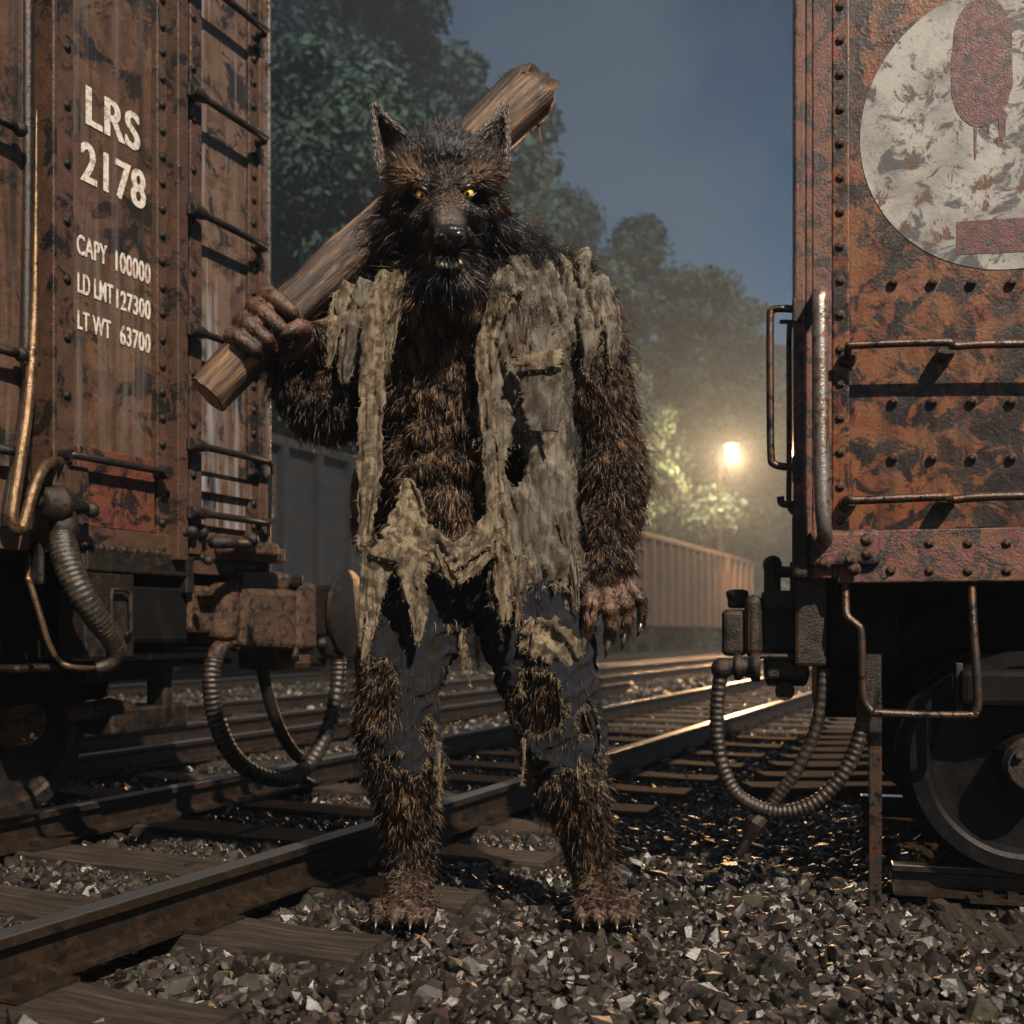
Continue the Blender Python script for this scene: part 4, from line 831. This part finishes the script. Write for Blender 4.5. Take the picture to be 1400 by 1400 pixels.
# ------------------------------------------------------------------ clothes
def tbl(v, T): return np.interp(v, [t[0] for t in T], [t[1] for t in T])
def strands(name, R0, D, Ls, W_, C3, par, mat, curl=.25, droop=.8):
    n = len(R0); D = D/(np.linalg.norm(D, axis=1)[:, None]+1e-9); a1 = R0+D*(Ls*.5)[:, None]; D2 = D*(1-droop)+np.array([0,0,-1.])*droop+RNG.normal(size=(n, 3))*curl; D2 /= np.linalg.norm(D2, axis=1)[:, None]; a2 = a1+D2*(Ls*.5)[:, None]
    sd = np.cross(D, RNG.normal(size=(n, 3))); sd /= np.linalg.norm(sd, axis=1)[:, None]+1e-9; s2 = np.cross(D, sd); w_ = W_[:, None]
    vs = np.stack([R0+sd*w_, R0+(-.5*sd+.866*s2)*w_, R0+(-.5*sd-.866*s2)*w_, a1+sd*w_*.8, a1+(-.5*sd+.866*s2)*w_*.8, a1+(-.5*sd-.866*s2)*w_*.8, a2], 1)-np.array(WO)
    base = (np.arange(n)*7)[:, None]; tf = np.concatenate([base+np.array(x) for x in ((0,1,4),(0,4,3),(1,2,5),(1,5,4),(2,0,3),(2,3,5),(3,4,6),(4,5,6),(5,3,6))], 0)
    return npmesh(name, vs.reshape(-1, 3), tf, mat, par, colattr=np.repeat(C3, 7, 0), smooth=True)
def fray(o, V, Fk, mat, per=5, lmax=.030):
    cnt = {}
    for f in Fk:
        for i in range(len(f)):
            e = (min(f[i], f[i-1]), max(f[i], f[i-1])); cnt[e] = cnt.get(e, 0)+1
    be = [e for e, c in cnt.items() if c == 1]
    if not be: return
    be = np.array(be); k = RNG.integers(0, len(be), len(be)*per); t = RNG.random(len(k))[:, None]; R0 = V[be[k, 0]]*(1-t)+V[be[k, 1]]*t
    D = RNG.normal(size=(len(k), 3))*.6+np.array([0,-.15,-.8]); Ls = lmax*RNG.random(len(k))**2.2+.004
    C3 = np.array([.30,.22,.13])*RNG.uniform(.25, 1.4, (len(k), 1)); strands('frayed_threads', R0, D, Ls, np.full(len(k), .0006), C3, o, mat)
def cloth(sh, name, mat, keep, vox, fold, inflate=0.0, thick=.004):
    V, Fq = remesh(sh, name, vox, 4, .6)
    me = bpy.data.meshes.new('t'); me.from_pydata(V.tolist(), [], Fq); me.update(); nrm = np.empty(len(V)*3); me.vertices.foreach_get('normal', nrm); nrm = nrm.reshape(-1, 3); bpy.data.meshes.remove(me)
    d = np.array([fold(*v) for v in V]); V2 = V+nrm*(d+inflate)[:, None]
    C = np.array([V2[list(f)].mean(0) for f in Fq]); Nn = np.array([nrm[list(f)].mean(0) for f in Fq]); u, v, w = UV(C)
    nz = np.array([noise.noise((c[0]*22, c[1]*22, c[2]*9)) for c in C]); nf = np.array([noise.noise((c[0]*75, c[1]*75, c[2]*32)) for c in C])
    k = keep(u, v, w, Nn, nz, nf)
    Fk = [f for f, a in zip(Fq, k) if a]
    usedv = np.zeros(len(V2), bool); 
    for f in Fk: usedv[list(f)] = True
    idx = np.cumsum(usedv)-1; Fk = [tuple(int(idx[i]) for i in f) for f in Fk]
    o = mk(name, V2[usedv], Fk, mat); m = o.modifiers.new('s', 'SOLIDIFY'); m.thickness = thick; m.offset = 1
    fray(o, V2[usedv], Fk, M['fur'], 9 if name == 'trousers' else 6, .034)
    return o
def loft(sh, rows, n=40):
    vs = []
    for (v, uc, hw, wc, hd) in rows:
        c = P(uc, v, wc)
        for k in range(n):
            a = 2*math.pi*k/n; vs.append(c+Vector((math.copysign(abs(math.cos(a))**.85, math.cos(a))*hw*KP, math.copysign(abs(math.sin(a))**.85, math.sin(a))*hd*KP, 0)))
    m = len(rows)
    sh.add(vs, [(i*n+k, i*n+(k+1) % n, (i+1)*n+(k+1) % n, (i+1)*n+k) for i in range(m-1) for k in range(n)]+[tuple(range(n)), tuple((m-1)*n+k for k in range(n))])
S = SH()
loft(S, [(335,640,62,-20,55),(352,640,88,-15,62),(372,648,110,-12,72),(395,642,158,-8,84),(440,642,160,0,92),(520,640,150,0,88),(600,640,150,0,84),(690,640,153,0,86),(770,645,153,0,90),(850,648,150,0,90)])
S.chain([(756, 404, -12, 58), (785, 420, -8, 54), (812, 500, -6, 47), (818, 530, -6, 46)]); S.chain([(530, 412, -12, 52), (492, 436, -5, 49), (474, 500, 4, 44), (470, 520, 4, 44)])
def fold_s(x, y, z):
    s = noise.noise((x*10+z*1.9, y*9, z*1.5))*.034+noise.noise((x*24+z*4, y*20, z*2.6+9))*.024
    s -= abs(noise.noise((x*15-z*7, y*9, z*4+3)))*.026
    q = x*.96+z*.28 if x > -.05 else x
    r1_ = max(0, 1-3.2*abs(noise.noise((q*17, 1.3, z*2.1+x*3)))); r2_ = max(0, 1-3.0*abs(noise.noise((q*30, 4.4, z*3.4-x*6))))
    s += r1_**2*.036+r2_**2*.020-.014
    return s+noise.noise((x*60, y*60, z*25))*.003
uL = [(330,560),(380,522),(440,508),(500,508),(560,505),(640,502),(700,498),(745,490),(860,480)]
uR = [(330,690),(372,702),(392,700),(430,662),(480,650),(560,655),(640,664),(700,672),(900,676)]
hemR = [(660,838),(698,826),(705,792),(730,806),(760,800),(800,778),(860,760)]
def keep_s(u, v, w, Nn, nz, nf):
    front = Nn[:, 1] < .25
    a = tbl(v, uL)+nz*14+nf*7; b_ = tbl(v, uR)+nz*12+nf*6
    op = front & (u > a) & (u < b_) & (w > -40)
    right = u > 640; hem = np.where(right, np.interp(u, [h[0] for h in hemR], [h[1] for h in hemR]), np.interp(u, [480, 492, 505, 525], [735, 748, 752, 690]))
    hem = np.where(front, hem, 745)+nz*22+nf*16
    k = ~op & (v < hem)
    # left: strips torn with a gap between outer strip and side
    slv = ((u > 795) & (v > np.interp(u, [795, 800, 830, 870], [900, 520, 468, 500])+nz*45+nf*20)) & (w > -200) & ((u > 806) | (v < 560))
    slv |= (u < 482) & (v > np.interp(u, [440, 482], [470, 520])+nz*50+nf*20)
    k &= ~slv
    hole = (((u-706-nf*6)/16)**2+((v-636-nz*8)/28)**2 < 1) & front; hole |= (((u-812-nf*5)/12)**2+((v-455)/24)**2 < 1) & front; hole |= (((u-742)/5)**2+((v-560-nz*8)/18)**2 < 1) & front
    hole |= ((np.abs(u-498-nf*4-(v-600)*-.01) < 3.5) & (v > 640) & (v < 700) & front); hole |= (nf+nz*.7 > .95) 
    k &= ~hole
    k &= ~((v < 372) & (np.abs(u-612) < 78) )
    return k
shirt = cloth(S, 'shirt', M['shirt'], keep_s, .0068, fold_s)
# collar, pocket, frayed strips
def ribbon(name, pts, wid, mat, par, seed=0, amp=.014, th=.0018, nseg=None):
    """pts (u,v,w) centre line, wid list of px widths"""
    C = catmull([P(*p) for p in pts], 10); n = len(C); W = np.interp(np.linspace(0, 1, n), np.linspace(0, 1, len(wid)), wid); m_ = 13; V = []
    for i, c in enumerate(C):
        t = (C[min(i+1, n-1)]-C[max(i-1, 0)]).normalized(); side = t.cross(Vector((0, -1, 0))).normalized()
        if side.x < 0 and abs(side.x) > .2: side = -side
        for j in range(m_):
            q_ = j/(m_-1)-.5; wv = W[i]*KP*(1+.0); e = noise.noise((i*.8+seed, (q_ > 0)*7.7, seed*1.3))*.22*(abs(q_)*2)+noise.noise((i*2.9+seed, (q_ > 0)*5.1, 9.))*.35*(abs(q_)*2)
            V.append(c+side*(q_*wv*(1+e))+Vector((0, noise.noise((c.x*30+q_*4, c.z*12, seed))*amp-abs(q_)*.004+math.sin(q_*11+noise.noise((c.z*9, seed, 0))*5)*min(.006, wid[len(wid)//2]*KP*.10), 0)))
    Fq = [(i*m_+j, i*m_+j+1, (i+1)*m_+j+1, (i+1)*m_+j) for i in range(n-1) for j in range(m_-1) if not (noise.noise((i*.45, j*.35, seed*2.2)) > .62)]
    o = mk(name, np.array([v[:] for v in V]), Fq, mat, par); fray(o, np.array([v[:] for v in V]), Fq, M['fur'], 4, .022)
    if par is not WW: o.location = (0,0,0)
    m = o.modifiers.new('s', 'SOLIDIFY'); m.thickness = th; return o
SX = shirt
ribbon('collar', [(672,400,98),(690,388,92),(716,372,66),(738,352,30),(744,338,-10)], [14,36,44,40,26], M['shirt'], SX, 1, .006, .006)
ribbon('placket', [(690,402,98),(672,440,103),(662,490,104),(665,560,98),(673,640,94),(683,720,96),(690,790,98),(690,850,98)], [30,26,22,20,22,24,28,10], M['rag'], SX, 2, .010)
ribbon('pocket', [(738,488,106),(740,520,106),(742,560,104),(742,590,100)], [56,54,50,34], M['shirt'], SX, 3, .008, .006)
ribbon('pocket_flap', [(738,482,112),(739,492,115),(740,505,112)], [60,60,48], M['rag'], SX, 4, .004, .006)
ribbon('torn_strip', [(532,372,88),(522,400,98),(512,450,104),(508,520,102),(507,600,96),(503,680,96),(495,748,94)], [22,30,32,32,32,28,12], M['rag'], SX, 5, .012)
ribbon('torn_strip', [(508,385,66),(492,430,80),(478,480,84),(470,520,82)], [34,36,30,10], M['shirt'], SX, 6, .02)
ribbon('torn_strip', [(480,388,48),(466,420,60),(456,460,62),(450,500,58)], [26,28,22,6], M['rag'], SX, 7, .02)
ribbon('torn_strip', [(548,370,86),(540,420,98),(534,470,100),(526,510,96)], [16,16,12,4], M['rag'], SX, 17, .01)
ribbon('torn_strip', [(792,395,44),(806,430,58),(806,470,60),(798,510,56)], [34,30,22,5], M['shirt'], SX, 8, .016)
ribbon('torn_strip', [(822,398,20),(835,430,44),(838,470,48),(834,500,44)], [28,26,18,4], M['shirt'], SX, 9, .016)
ribbon('torn_strip', [(718,760,94),(712,800,94),(706,860,92)], [24,16,4], M['rag'], SX, 10, .01)
ribbon('torn_strip', [(770,700,80),(782,760,78),(790,830,72)], [22,14,4], M['shirt'], SX, 11, .014)
# trousers
S = SH()
S.ell(648, 775, -4, 126, 66, 78); S.ell(640, 730, -4, 122, 40, 72)
S.chain([(588, 790, 0, 72), (566, 865, 4, 63), (543, 940, 10, 54), (546, 990, 2, 52), (552, 1060, -8, 54), (556, 1100, -10, 50)])
S.chain([(712, 795, 0, 78), (735, 865, 4, 74), (754, 940, 10, 62), (762, 990, 2, 59), (774, 1065, -8, 52), (782, 1105, -10, 50)])
def fold_t(x, y, z):
    return noise.noise((x*9+z*6, y*9, z*7))*.018+max(0, 1-3*abs(noise.noise((x*10+z*7, y*10, z*17-x*12))))**2*.011+noise.noise((x*60, y*60, z*60))*.002
def keep_t(u, v, w, Nn, nz, nf):
    left = u < 655; front = Nn[:, 1] < .35
    hem = np.where(left, 1052, 1060)+np.where(front, 0, 20)+nz*34+nf*22
    k = (v < hem) & (v > 745+nz*20+np.where(front, 0, -20))
    hole = (((u-518-nz*10-nf*6)/28)**2+((v-946-nf*10-nz*10)/50)**2 < 1) & front
    hole |= (((u-738-nf*7-nz*12)/36)**2+((v-962-nz*12-nf*8)/45)**2 < 1) & front
    hole |= (((u-800)/14)**2+((v-985-nf*10)/22)**2 < 1) | (((u-585)/10)**2+((v-1000-nf*10)/20)**2 < 1)
    return k & ~hole & ~(nf+nz*.6 > .86)
trs = cloth(S, 'trousers', M['denim'], keep_t, .0068, fold_t, .002)
ribbon('knee_patch', [(712,868,78),(735,872,88),(765,884,84),(785,905,70)], [34,52,50,30], M['rag'], trs, 21, .02, .004)
ribbon('frayed_edge', [(775,920,62),(796,950,54),(812,990,48),(818,1030,44)], [14,16,14,5], M['denim'], trs, 24, .012)
for (a, L, s_) in ((716,60,33),(792,80,34),(600,85,38)):
    v0 = 1010 if a > 650 else 1015; ribbon('hanging_thread', [(a, v0, 48), (a+random.uniform(-4,4), v0+L*.5, 50), (a+random.uniform(-5,5), v0+L, 46)], [4,3,1], M['rag'], trs, s_, .004)
for (a, v0, L, s_) in ((640,880,55,41),(632,860,50,42),(652,870,40,43)): ribbon('hanging_thread', [(a, v0, 30), (a, v0+L*.5, 30), (a+2, v0+L, 30)], [9,6,2], M['rag'], trs, s_, .006)
# waist rags
wr_ = ribbon('waist_rag', [(556,655,66),(560,690,80),(556,730,92),(545,770,96)], [12,36,62,74], M['rag'], WW, 51, .026, .004)
ribbon('rag_strip', [(560,735,96),(590,752,98),(612,770,98),(622,795,94)], [50,50,36,14], M['rag'], wr_, 52, .02, .004)
ribbon('rag_strip', [(690,690,92),(668,725,96),(640,748,98),(612,772,98)], [20,34,30,26], M['rag'], wr_, 53, .02, .004)
ribbon('rag_strip', [(560,760,98),(566,800,98),(572,840,92),(571,878,90)], [50,30,22,4], M['rag'], wr_, 54, .012, .004)
ribbon('rag_strip', [(524,762,88),(514,800,86),(508,850,82),(496,905,78)], [46,26,16,3], M['rag'], wr_, 55, .014, .004)
ribbon('rag_strip', [(500,740,88),(498,780,86),(495,830,82),(492,880,78)], [10,8,6,2], M['rag'], wr_, 57, .01, .004)
ribbon('rag_strip', [(596,745,98),(620,790,98),(650,775,98),(684,740,98)], [12,14,14,12], M['rag'], wr_, 56, .016, .004)
# ------------------------------------------------------------------ fur
tri = []
for f in BF:
    tri.append((f[0], f[1], f[2])); 
    if len(f) == 4: tri.append((f[0], f[2], f[3]))
tri = np.array(tri); A, B_, C_ = BV[tri[:, 0]], BV[tri[:, 1]], BV[tri[:, 2]]
cr = np.cross(B_-A, C_-A); ar = np.linalg.norm(cr, axis=1)/2; fn = cr/(2*ar[:, None]+1e-12)
cen = (A+B_+C_)/3; u, v, w = UV(cen)
def sm(x, a, b_): t = np.clip((x-a)/(b_-a), 0, 1); return t*t*(3-2*t)
# density by region
dens = np.ones(len(tri))*1.0
head = (v < 400) & (u > 500) & (u < 722) & (v < 330+.0*u) | ((v < 395) & (u > 540) & (u < 690) & (w > 20))
dens[head] = 3.2
handR = (u > 760) & (v > 785) & (v < 900); handL = (u < 425) & (v < 492) 
dens[handR] *= .8; dens[handL] *= .12
covered = ((v > 780) & (v < 900)) | ((u > 690) & (u < 785) & (v > 420) & (v < 740)); dens[covered] *= .25; dens[(u > 682) & (u < 800) & (v > 385) & (v < 700)] *= .15
dens[fn[:, 1] > .6] *= .5
eye = ((u-577)**2+((v-267)*1.3)**2 < 10.5**2) | ((u-639)**2+((v-265)*1.3)**2 < 10.5**2); dens[eye & (w > 60)] = 0; nearE = ((u-577)**2+(v-267)**2 < 22**2) | ((u-639)**2+(v-265)**2 < 22**2)
dens[(np.abs(u-615) < 17) & (np.abs(v-321) < 15) & (w > 100)] = 0
dens[(np.abs(u-613) < 36) & (np.abs(v-357+((u-613)/30)**2*8) < 11) & (w > 60)] = 0
dens[BV[tri[:, 0]][:, 2] < .012] = 0
pr = ar*dens; cum = np.cumsum(pr); NS = 380000
k = np.searchsorted(cum, RNG.random(NS)*cum[-1]); k = np.clip(k, 0, len(tri)-1)
r1 = np.sqrt(RNG.random(NS)); r2 = RNG.random(NS); root = A[k]*(1-r1)[:, None]+B_[k]*(r1*(1-r2))[:, None]+C_[k]*(r1*r2)[:, None]; nn = fn[k]
u, v, w = UV(root)
flow = np.tile(np.array([0, .0, -1.]), (NS, 1))
# head flow : away from the nose bridge
dx = (u-612); dz = -(v-300); hd = (v < 372) & (u > 505) & (u < 715)
topw = sm(272-v, -10, 60)
rad = np.stack([dx/70, np.full(NS, .9), dz/70], -1); rad /= np.linalg.norm(rad, axis=1)[:, None]+1e-9
cheek = np.stack([np.sign(dx)*np.minimum(abs(dx)/50, 1)*.75, np.full(NS, .3), -np.ones(NS)*.8], -1)
hf = rad*topw[:, None]+cheek*(1-topw)[:, None]; flow[hd] = hf[hd]
arm = (u > 790) & (v > 520) & (v < 760); flow[arm] += np.array([.28, 0, 0])
flow -= nn*np.sum(flow*nn, 1)[:, None]; flow /= np.linalg.norm(flow, axis=1)[:, None]+1e-9
L = np.full(NS, .055)
L = np.where((v > 400) & (v < 740) & (u > 500) & (u < 690), .050, L)
L = np.where(hd, .040, L); facec = np.exp(-(((u-609)/48)**2+((v-285)/50)**2)*1.0)*(w > 40); L = np.where(hd, .046*(1-.78*facec), L)
muz = (abs(u-612) < 34) & (v > 285) & (v < 352) & (w > 85); L = np.where(muz, .009, L); L = np.where((abs(u-613) < 42) & (v > 330) & (v < 352) & (w > 60), .008, L)
jaw = (abs(u-612) < 45) & (v > 360) & (v < 420) & (w > 40); L = np.where(jaw, .040, L)
ruff = ((abs(u-610) > 58) & (v > 270) & (v < 400) & hd) | ((v > 340) & (v < 425) & (u > 495) & (u < 735)); L = np.where(ruff, .105, L); L = np.where(hd & (abs(u-610) > 45) & (v < 290) & (v > 215), .046, L)
crown = hd & (v < 215); L = np.where(crown, .034, L)
L = np.where((u > 780) & (v > 520) & (v < 770), .062, L); L = np.where((u < 500) & (v > 490) & (v < 620), .058, L); L = np.where((u > 760) & (v >= 770) & (v < 905), .018, L); L = np.where((u < 425) & (v < 500), .010, L)
L = np.where((v > 1000), .048, L); L = np.where((v > 1190), .030, L); L = np.where((v > 1235), .012, L)
L = L*RNG.uniform(.45, 1.25, NS); stray = (RNG.random(NS) < .035) & (L > .02); L = np.where(stray, L*1.55, L); L = np.where((((u-577)**2+(v-267)**2 < 20**2) | ((u-639)**2+(v-265)**2 < 20**2)) & (w > 60), np.minimum(L, .007), L)
lift = np.where(muz, .22, .27); lift = np.where(ruff, .40, lift); lift = np.where(crown, .4, lift); lift = np.where(stray, .62, lift)
dr = flow*(1-lift)[:, None]+nn*lift[:, None]+RNG.normal(size=(NS, 3))*.17; dr /= np.linalg.norm(dr, axis=1)[:, None]
g_ = np.array([0, 0, -1.]); 
gw = np.where(hd & (v < 250), .05, .45)[:, None]
d2 = dr*.8+flow*.4+g_*gw+RNG.normal(size=(NS, 3))*.18; d2 /= np.linalg.norm(d2, axis=1)[:, None]
p1 = root+dr*(L*.45)[:, None]; p2 = p1+d2*(L*.55)[:, None]
# clumping
cs = np.where(hd & ~ruff, .010, .021); key = np.floor(root/cs[:, None]+.35*np.sin(root[:, [1, 2, 0]]*160)).astype(np.int64)
kk = key[:, 0]*73856093 ^ key[:, 1]*19349663 ^ key[:, 2]*83492791; _, first_i, inv = np.unique(kk, return_index=True, return_inverse=True); par = first_i[inv]
off = np.linalg.norm(root-root[par], axis=1) < .03; cw = np.where(off & ~muz & ~stray, .86, 0)*RNG.uniform(.65, 1.1, NS); cw = np.clip(cw, 0, .95)
rr_ = L/(L[par]+1e-9); rr_ = np.clip(rr_, .5, 1.2)
p2 = p2*(1-cw)[:, None]+(root[par]+(p2[par]-root[par])*rr_[:, None])*cw[:, None]; p1 = p1*(1-cw*.5)[:, None]+(root[par]+(p1[par]-root[par])*rr_[:, None])*(cw*.5)[:, None]
# colours
black = np.array([.012,.011,.012]); dkb = np.array([.030,.017,.010]); brn = np.array([.085,.042,.021]); tan = np.array([.24,.145,.075]); grey = np.array([.10,.095,.10])
rnd = RNG.random(len(_))[inv]; rs = RNG.random(NS); chest = (u > 500) & (u < 700) & (v > 390) & (v < 760); colr = np.where((rnd < np.where(chest, .42, .52))[:, None], dkb*.8, brn); colr = np.where((rnd > np.where(chest, .79, .88))[:, None], tan, colr); colr = np.where((rs < .04)[:, None], tan*1.3, colr)
hm = hd | (v < 400)
hc = np.where((rnd < .74)[:, None], black, dkb); hc = np.where((rnd > .93)[:, None], brn*1.3, hc); hc = np.where(((rnd > .6) & (v < 215))[:, None], grey*.7, hc); colr = np.where(hm[:, None], hc, colr)
def patch(uc, vc, ru, rv, c, wt=1):
    global colr
    a = np.exp(-(((u-uc)/ru)**2+((v-vc)/rv)**2)*1.3)*wt*(w > 60); a = (a*RNG.uniform(.4, 1.3, NS)).clip(0, 1)[:, None]; colr = colr*(1-a)+c*a
patch(562, 243, 24, 16, np.array([.26,.16,.085])); patch(655, 243, 24, 14, np.array([.16,.095,.055])); patch(612, 290, 20, 26, np.array([.22,.16,.12])); patch(560, 292, 20, 14, np.array([.12,.07,.04]), .8); patch(588, 335, 22, 18, np.array([.16,.085,.04]), .9); patch(615, 300, 14, 14, np.array([.22,.20,.20]))
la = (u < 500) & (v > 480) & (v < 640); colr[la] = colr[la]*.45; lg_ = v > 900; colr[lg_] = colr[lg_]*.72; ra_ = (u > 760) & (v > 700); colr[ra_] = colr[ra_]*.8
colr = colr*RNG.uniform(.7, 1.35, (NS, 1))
wd = np.where(muz | (facec > .5), .0008, .00100)*RNG.uniform(.7, 1.4, NS)
# ear fur
er = []; 
for (p, up, n_, kind) in ear_pts:
    for q in range({0: 26, 1: 9, 2: 20}[kind]):
        er.append((np.array(p)+RNG.normal(size=3)*.004, np.array(up), np.array(n_), kind))
E0 = np.array([e[0] for e in er]); EU = np.array([e[1] for e in er]); EN = np.array([e[2] for e in er]); EK = np.array([e[3] for e in er]); ne = len(er)
ed = EU*.9+EN*.22+RNG.normal(size=(ne, 3))*.16; ed /= np.linalg.norm(ed, axis=1)[:, None]; EL = np.where(EK == 2, .013, .014)*RNG.uniform(.5, 1.2, ne)
e1 = E0+ed*(EL*.5)[:, None]; e2 = e1+(ed+RNG.normal(size=(ne, 3))*.15)*(EL*.5)[:, None]; ec = np.where((EK == 2)[:, None], np.array([.36,.30,.28]), np.array([.03,.022,.02]))*RNG.uniform(.5, 1.4, (ne, 1))
root = np.concatenate([root, E0]); p1 = np.concatenate([p1, e1]); p2 = np.concatenate([p2, e2]); colr = np.concatenate([colr, ec]); wd = np.concatenate([wd, np.full(ne, .0010)])
# blades: two crossed-ish quads tapering to a tip, facing a random direction
NT = len(root); t = p2-root; t /= np.linalg.norm(t, axis=1)[:, None]+1e-9; rv = RNG.normal(size=(NT, 3)); sd = np.cross(t, rv); sd /= np.linalg.norm(sd, axis=1)[:, None]+1e-9; sd2 = np.cross(t, sd)
w_ = wd[:, None]
vs = np.stack([root+sd*w_, root+(-.5*sd+.866*sd2)*w_, root+(-.5*sd-.866*sd2)*w_, p1+sd*w_*.75, p1+(-.5*sd+.866*sd2)*w_*.75, p1+(-.5*sd-.866*sd2)*w_*.75, p2], 1)-np.array(WO)
base = (np.arange(NT)*7)[:, None]
tf = np.concatenate([base+np.array(x) for x in ((0,1,4),(0,4,3),(1,2,5),(1,5,4),(2,0,3),(2,3,5),(3,4,6),(4,5,6),(5,3,6))], 0)
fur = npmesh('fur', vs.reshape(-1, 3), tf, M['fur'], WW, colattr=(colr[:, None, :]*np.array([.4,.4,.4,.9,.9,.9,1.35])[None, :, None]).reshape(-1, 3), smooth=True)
# ------------------------------------------------------------------ club
a = P(283, 540, CW(283)); b_ = P(722, 124, CW(722)); ax = (b_-a); Lc = ax.length
cl = empty('wooden_club', a, 0, 'long heavy wooden post gripped in the clawed fist and resting over the shoulder', 'club'); cl.rotation_mode = 'QUATERNION'; cl.rotation_quaternion = ax.to_track_quat('Z', 'X')
rows = 90; n = 44; V = []
for i in range(rows+1):
    t = i/rows; r = (28+t*3+max(0, t-.66)*30)*KP; ox = .010*math.sin(t*5)+.004*noise.noise((t*9, 0, 0)); oy = .008*math.sin(t*4+1)
    for k in range(n):
        an = 2*math.pi*k/n; x, y = math.cos(an), math.sin(an)
        rr = r*(1+.10*noise.noise((x*1.6, y*1.6, t*5))+.10*noise.noise((x*7, y*7, t*6))+.05*noise.noise((x*16, y*16, t*10)))
        z = t*Lc
        if i == rows: z += .03*noise.noise((x*3, y*3, 1))
        if i == 0: z += .004*noise.noise((x*3, y*3, 1))
        V.append((x*rr+ox, y*rr+oy, z))
Fq = [(i*n+k, i*n+(k+1) % n, (i+1)*n+(k+1) % n, (i+1)*n+k) for i in range(rows) for k in range(n)]
q = MB(); q.add(V, Fq); q.build('shaft', M['wood'], cl, smooth=True)
q = MB(); q.add([(v[0]*.97, v[1]*.97, v[2]-.002) for v in V[:n]]+[(0,0,-.006)], [(k, (k+1) % n, n) for k in range(n)]); q.build('sawn_end', M['woodend'], cl)
q = MB(); top = V[-n:]; q.add([(v[0]*s, v[1]*s, v[2]+dz+(.05*noise.noise((v[0]*40, v[1]*40, dz*60)) if s < 1 else 0)) for s, dz in ((1, 0), (.8, .035), (.45, .05)) for v in top]+[(0,0,Lc+.05)], [(i*n+k, i*n+(k+1) % n, (i+1)*n+(k+1) % n, (i+1)*n+k) for i in range(2) for k in range(n)]+[(2*n+k, 2*n+(k+1) % n, 3*n) for k in range(n)]); q.build('splintered_end', M['wood'], cl)
q = MB()
iv = ax.to_track_quat('Z', 'X').inverted()
def CLp(u_, v_, w_): return iv@(P(u_, v_, w_)-a)
for pl in ([(690,118,-60),(686,108,-52),(682,102,-50)], [(672,128,-55),(664,116,-50)], [(700,112,-60),(694,106,-55),(690,98,-52)], [(728,160,-70),(736,172,-66),(739,190,-66),(741,195,-66)], [(722,172,-70),(727,182,-64)], [(740,120,-70),(748,112,-70)]):
    q.tube([CLp(*p) for p in pl], list(np.linspace(.006, .0015, len(pl))), 6)
q.build('splinters', M['wood'], cl)
# ------------------------------------------------------------------ camera, light, sky, haze
cd = bpy.data.cameras.new('camera'); cam = bpy.data.objects.new('camera', cd); col.objects.link(cam); scn.camera = cam
cam.location = (0, 0, HC); cam.rotation_euler = (math.pi/2, 0, 0); cd.sensor_width = 36; cd.lens = 36*F/1400; cd.shift_y = (YH-700)/1400; cd.clip_end = 3000; cd.clip_start = .05
cd.dof.use_dof = True; cd.dof.focus_distance = 3.15; cd.dof.aperture_fstop = 3.2
Ldir = Vector((.32, -.62, .70)).normalized()
sd_ = bpy.data.lights.new('key_light', 'SUN'); sd_.energy = 5; sd_.angle = math.radians(.8); sd_.color = (1, .86, .70)
so = bpy.data.objects.new('key_light', sd_); col.objects.link(so); so.rotation_mode = 'QUATERNION'; so.rotation_quaternion = Ldir.to_track_quat('Z', 'Y'); so.location = (0, -5, 8)
w = bpy.data.worlds.new('World'); scn.world = w; w.use_nodes = True; nt = w.node_tree; bg = nt.nodes['Background']
tc_ = N(nt, 'ShaderNodeTexCoord'); sp = N(nt, 'ShaderNodeSeparateXYZ'); nt.links.new(tc_.outputs['Generated'], sp.inputs[0])
c = ramp(nt, sp.outputs['Z'], [(0, (.10,.15,.20)), (.12, (.045,.165,.265)), (.3, (.012,.082,.170)), (.5, (.004,.026,.070))])
cn = noise_n(nt, tc_.outputs['Generated'], 3.5, 6, .55, .4); c = mix(nt, ramp(nt, cn, [(.38, 0), (.66, .65)]), c, (.090,.115,.150))
nt.links.new(c, bg.inputs['Color']); bg.inputs['Strength'].default_value = SKY
hz = MB(); hz.box(-45, 60, -6, 120, -1.2, 27); m = bpy.data.materials.new('haze'); m.use_nodes = True; nt = m.node_tree; nt.nodes.remove(nt.nodes['Principled BSDF'])
pv = N(nt, 'ShaderNodeVolumePrincipled'); pv.inputs['Color'].default_value = (.62,.80,1,1); pv.inputs['Density'].default_value = HAZE; pv.inputs['Anisotropy'].default_value = .45
nt.links.new(pv.outputs[0], nt.nodes['Material Output'].inputs['Volume'])
if HAZE > 0: ho_ = hz.build('haze', m); tag(ho_, kind='stuff')
scn.view_settings.view_transform = 'Standard'; scn.view_settings.look = 'None'; scn.view_settings.exposure = EXPO; scn.view_settings.gamma = 1
scn.render.engine = 'CYCLES'
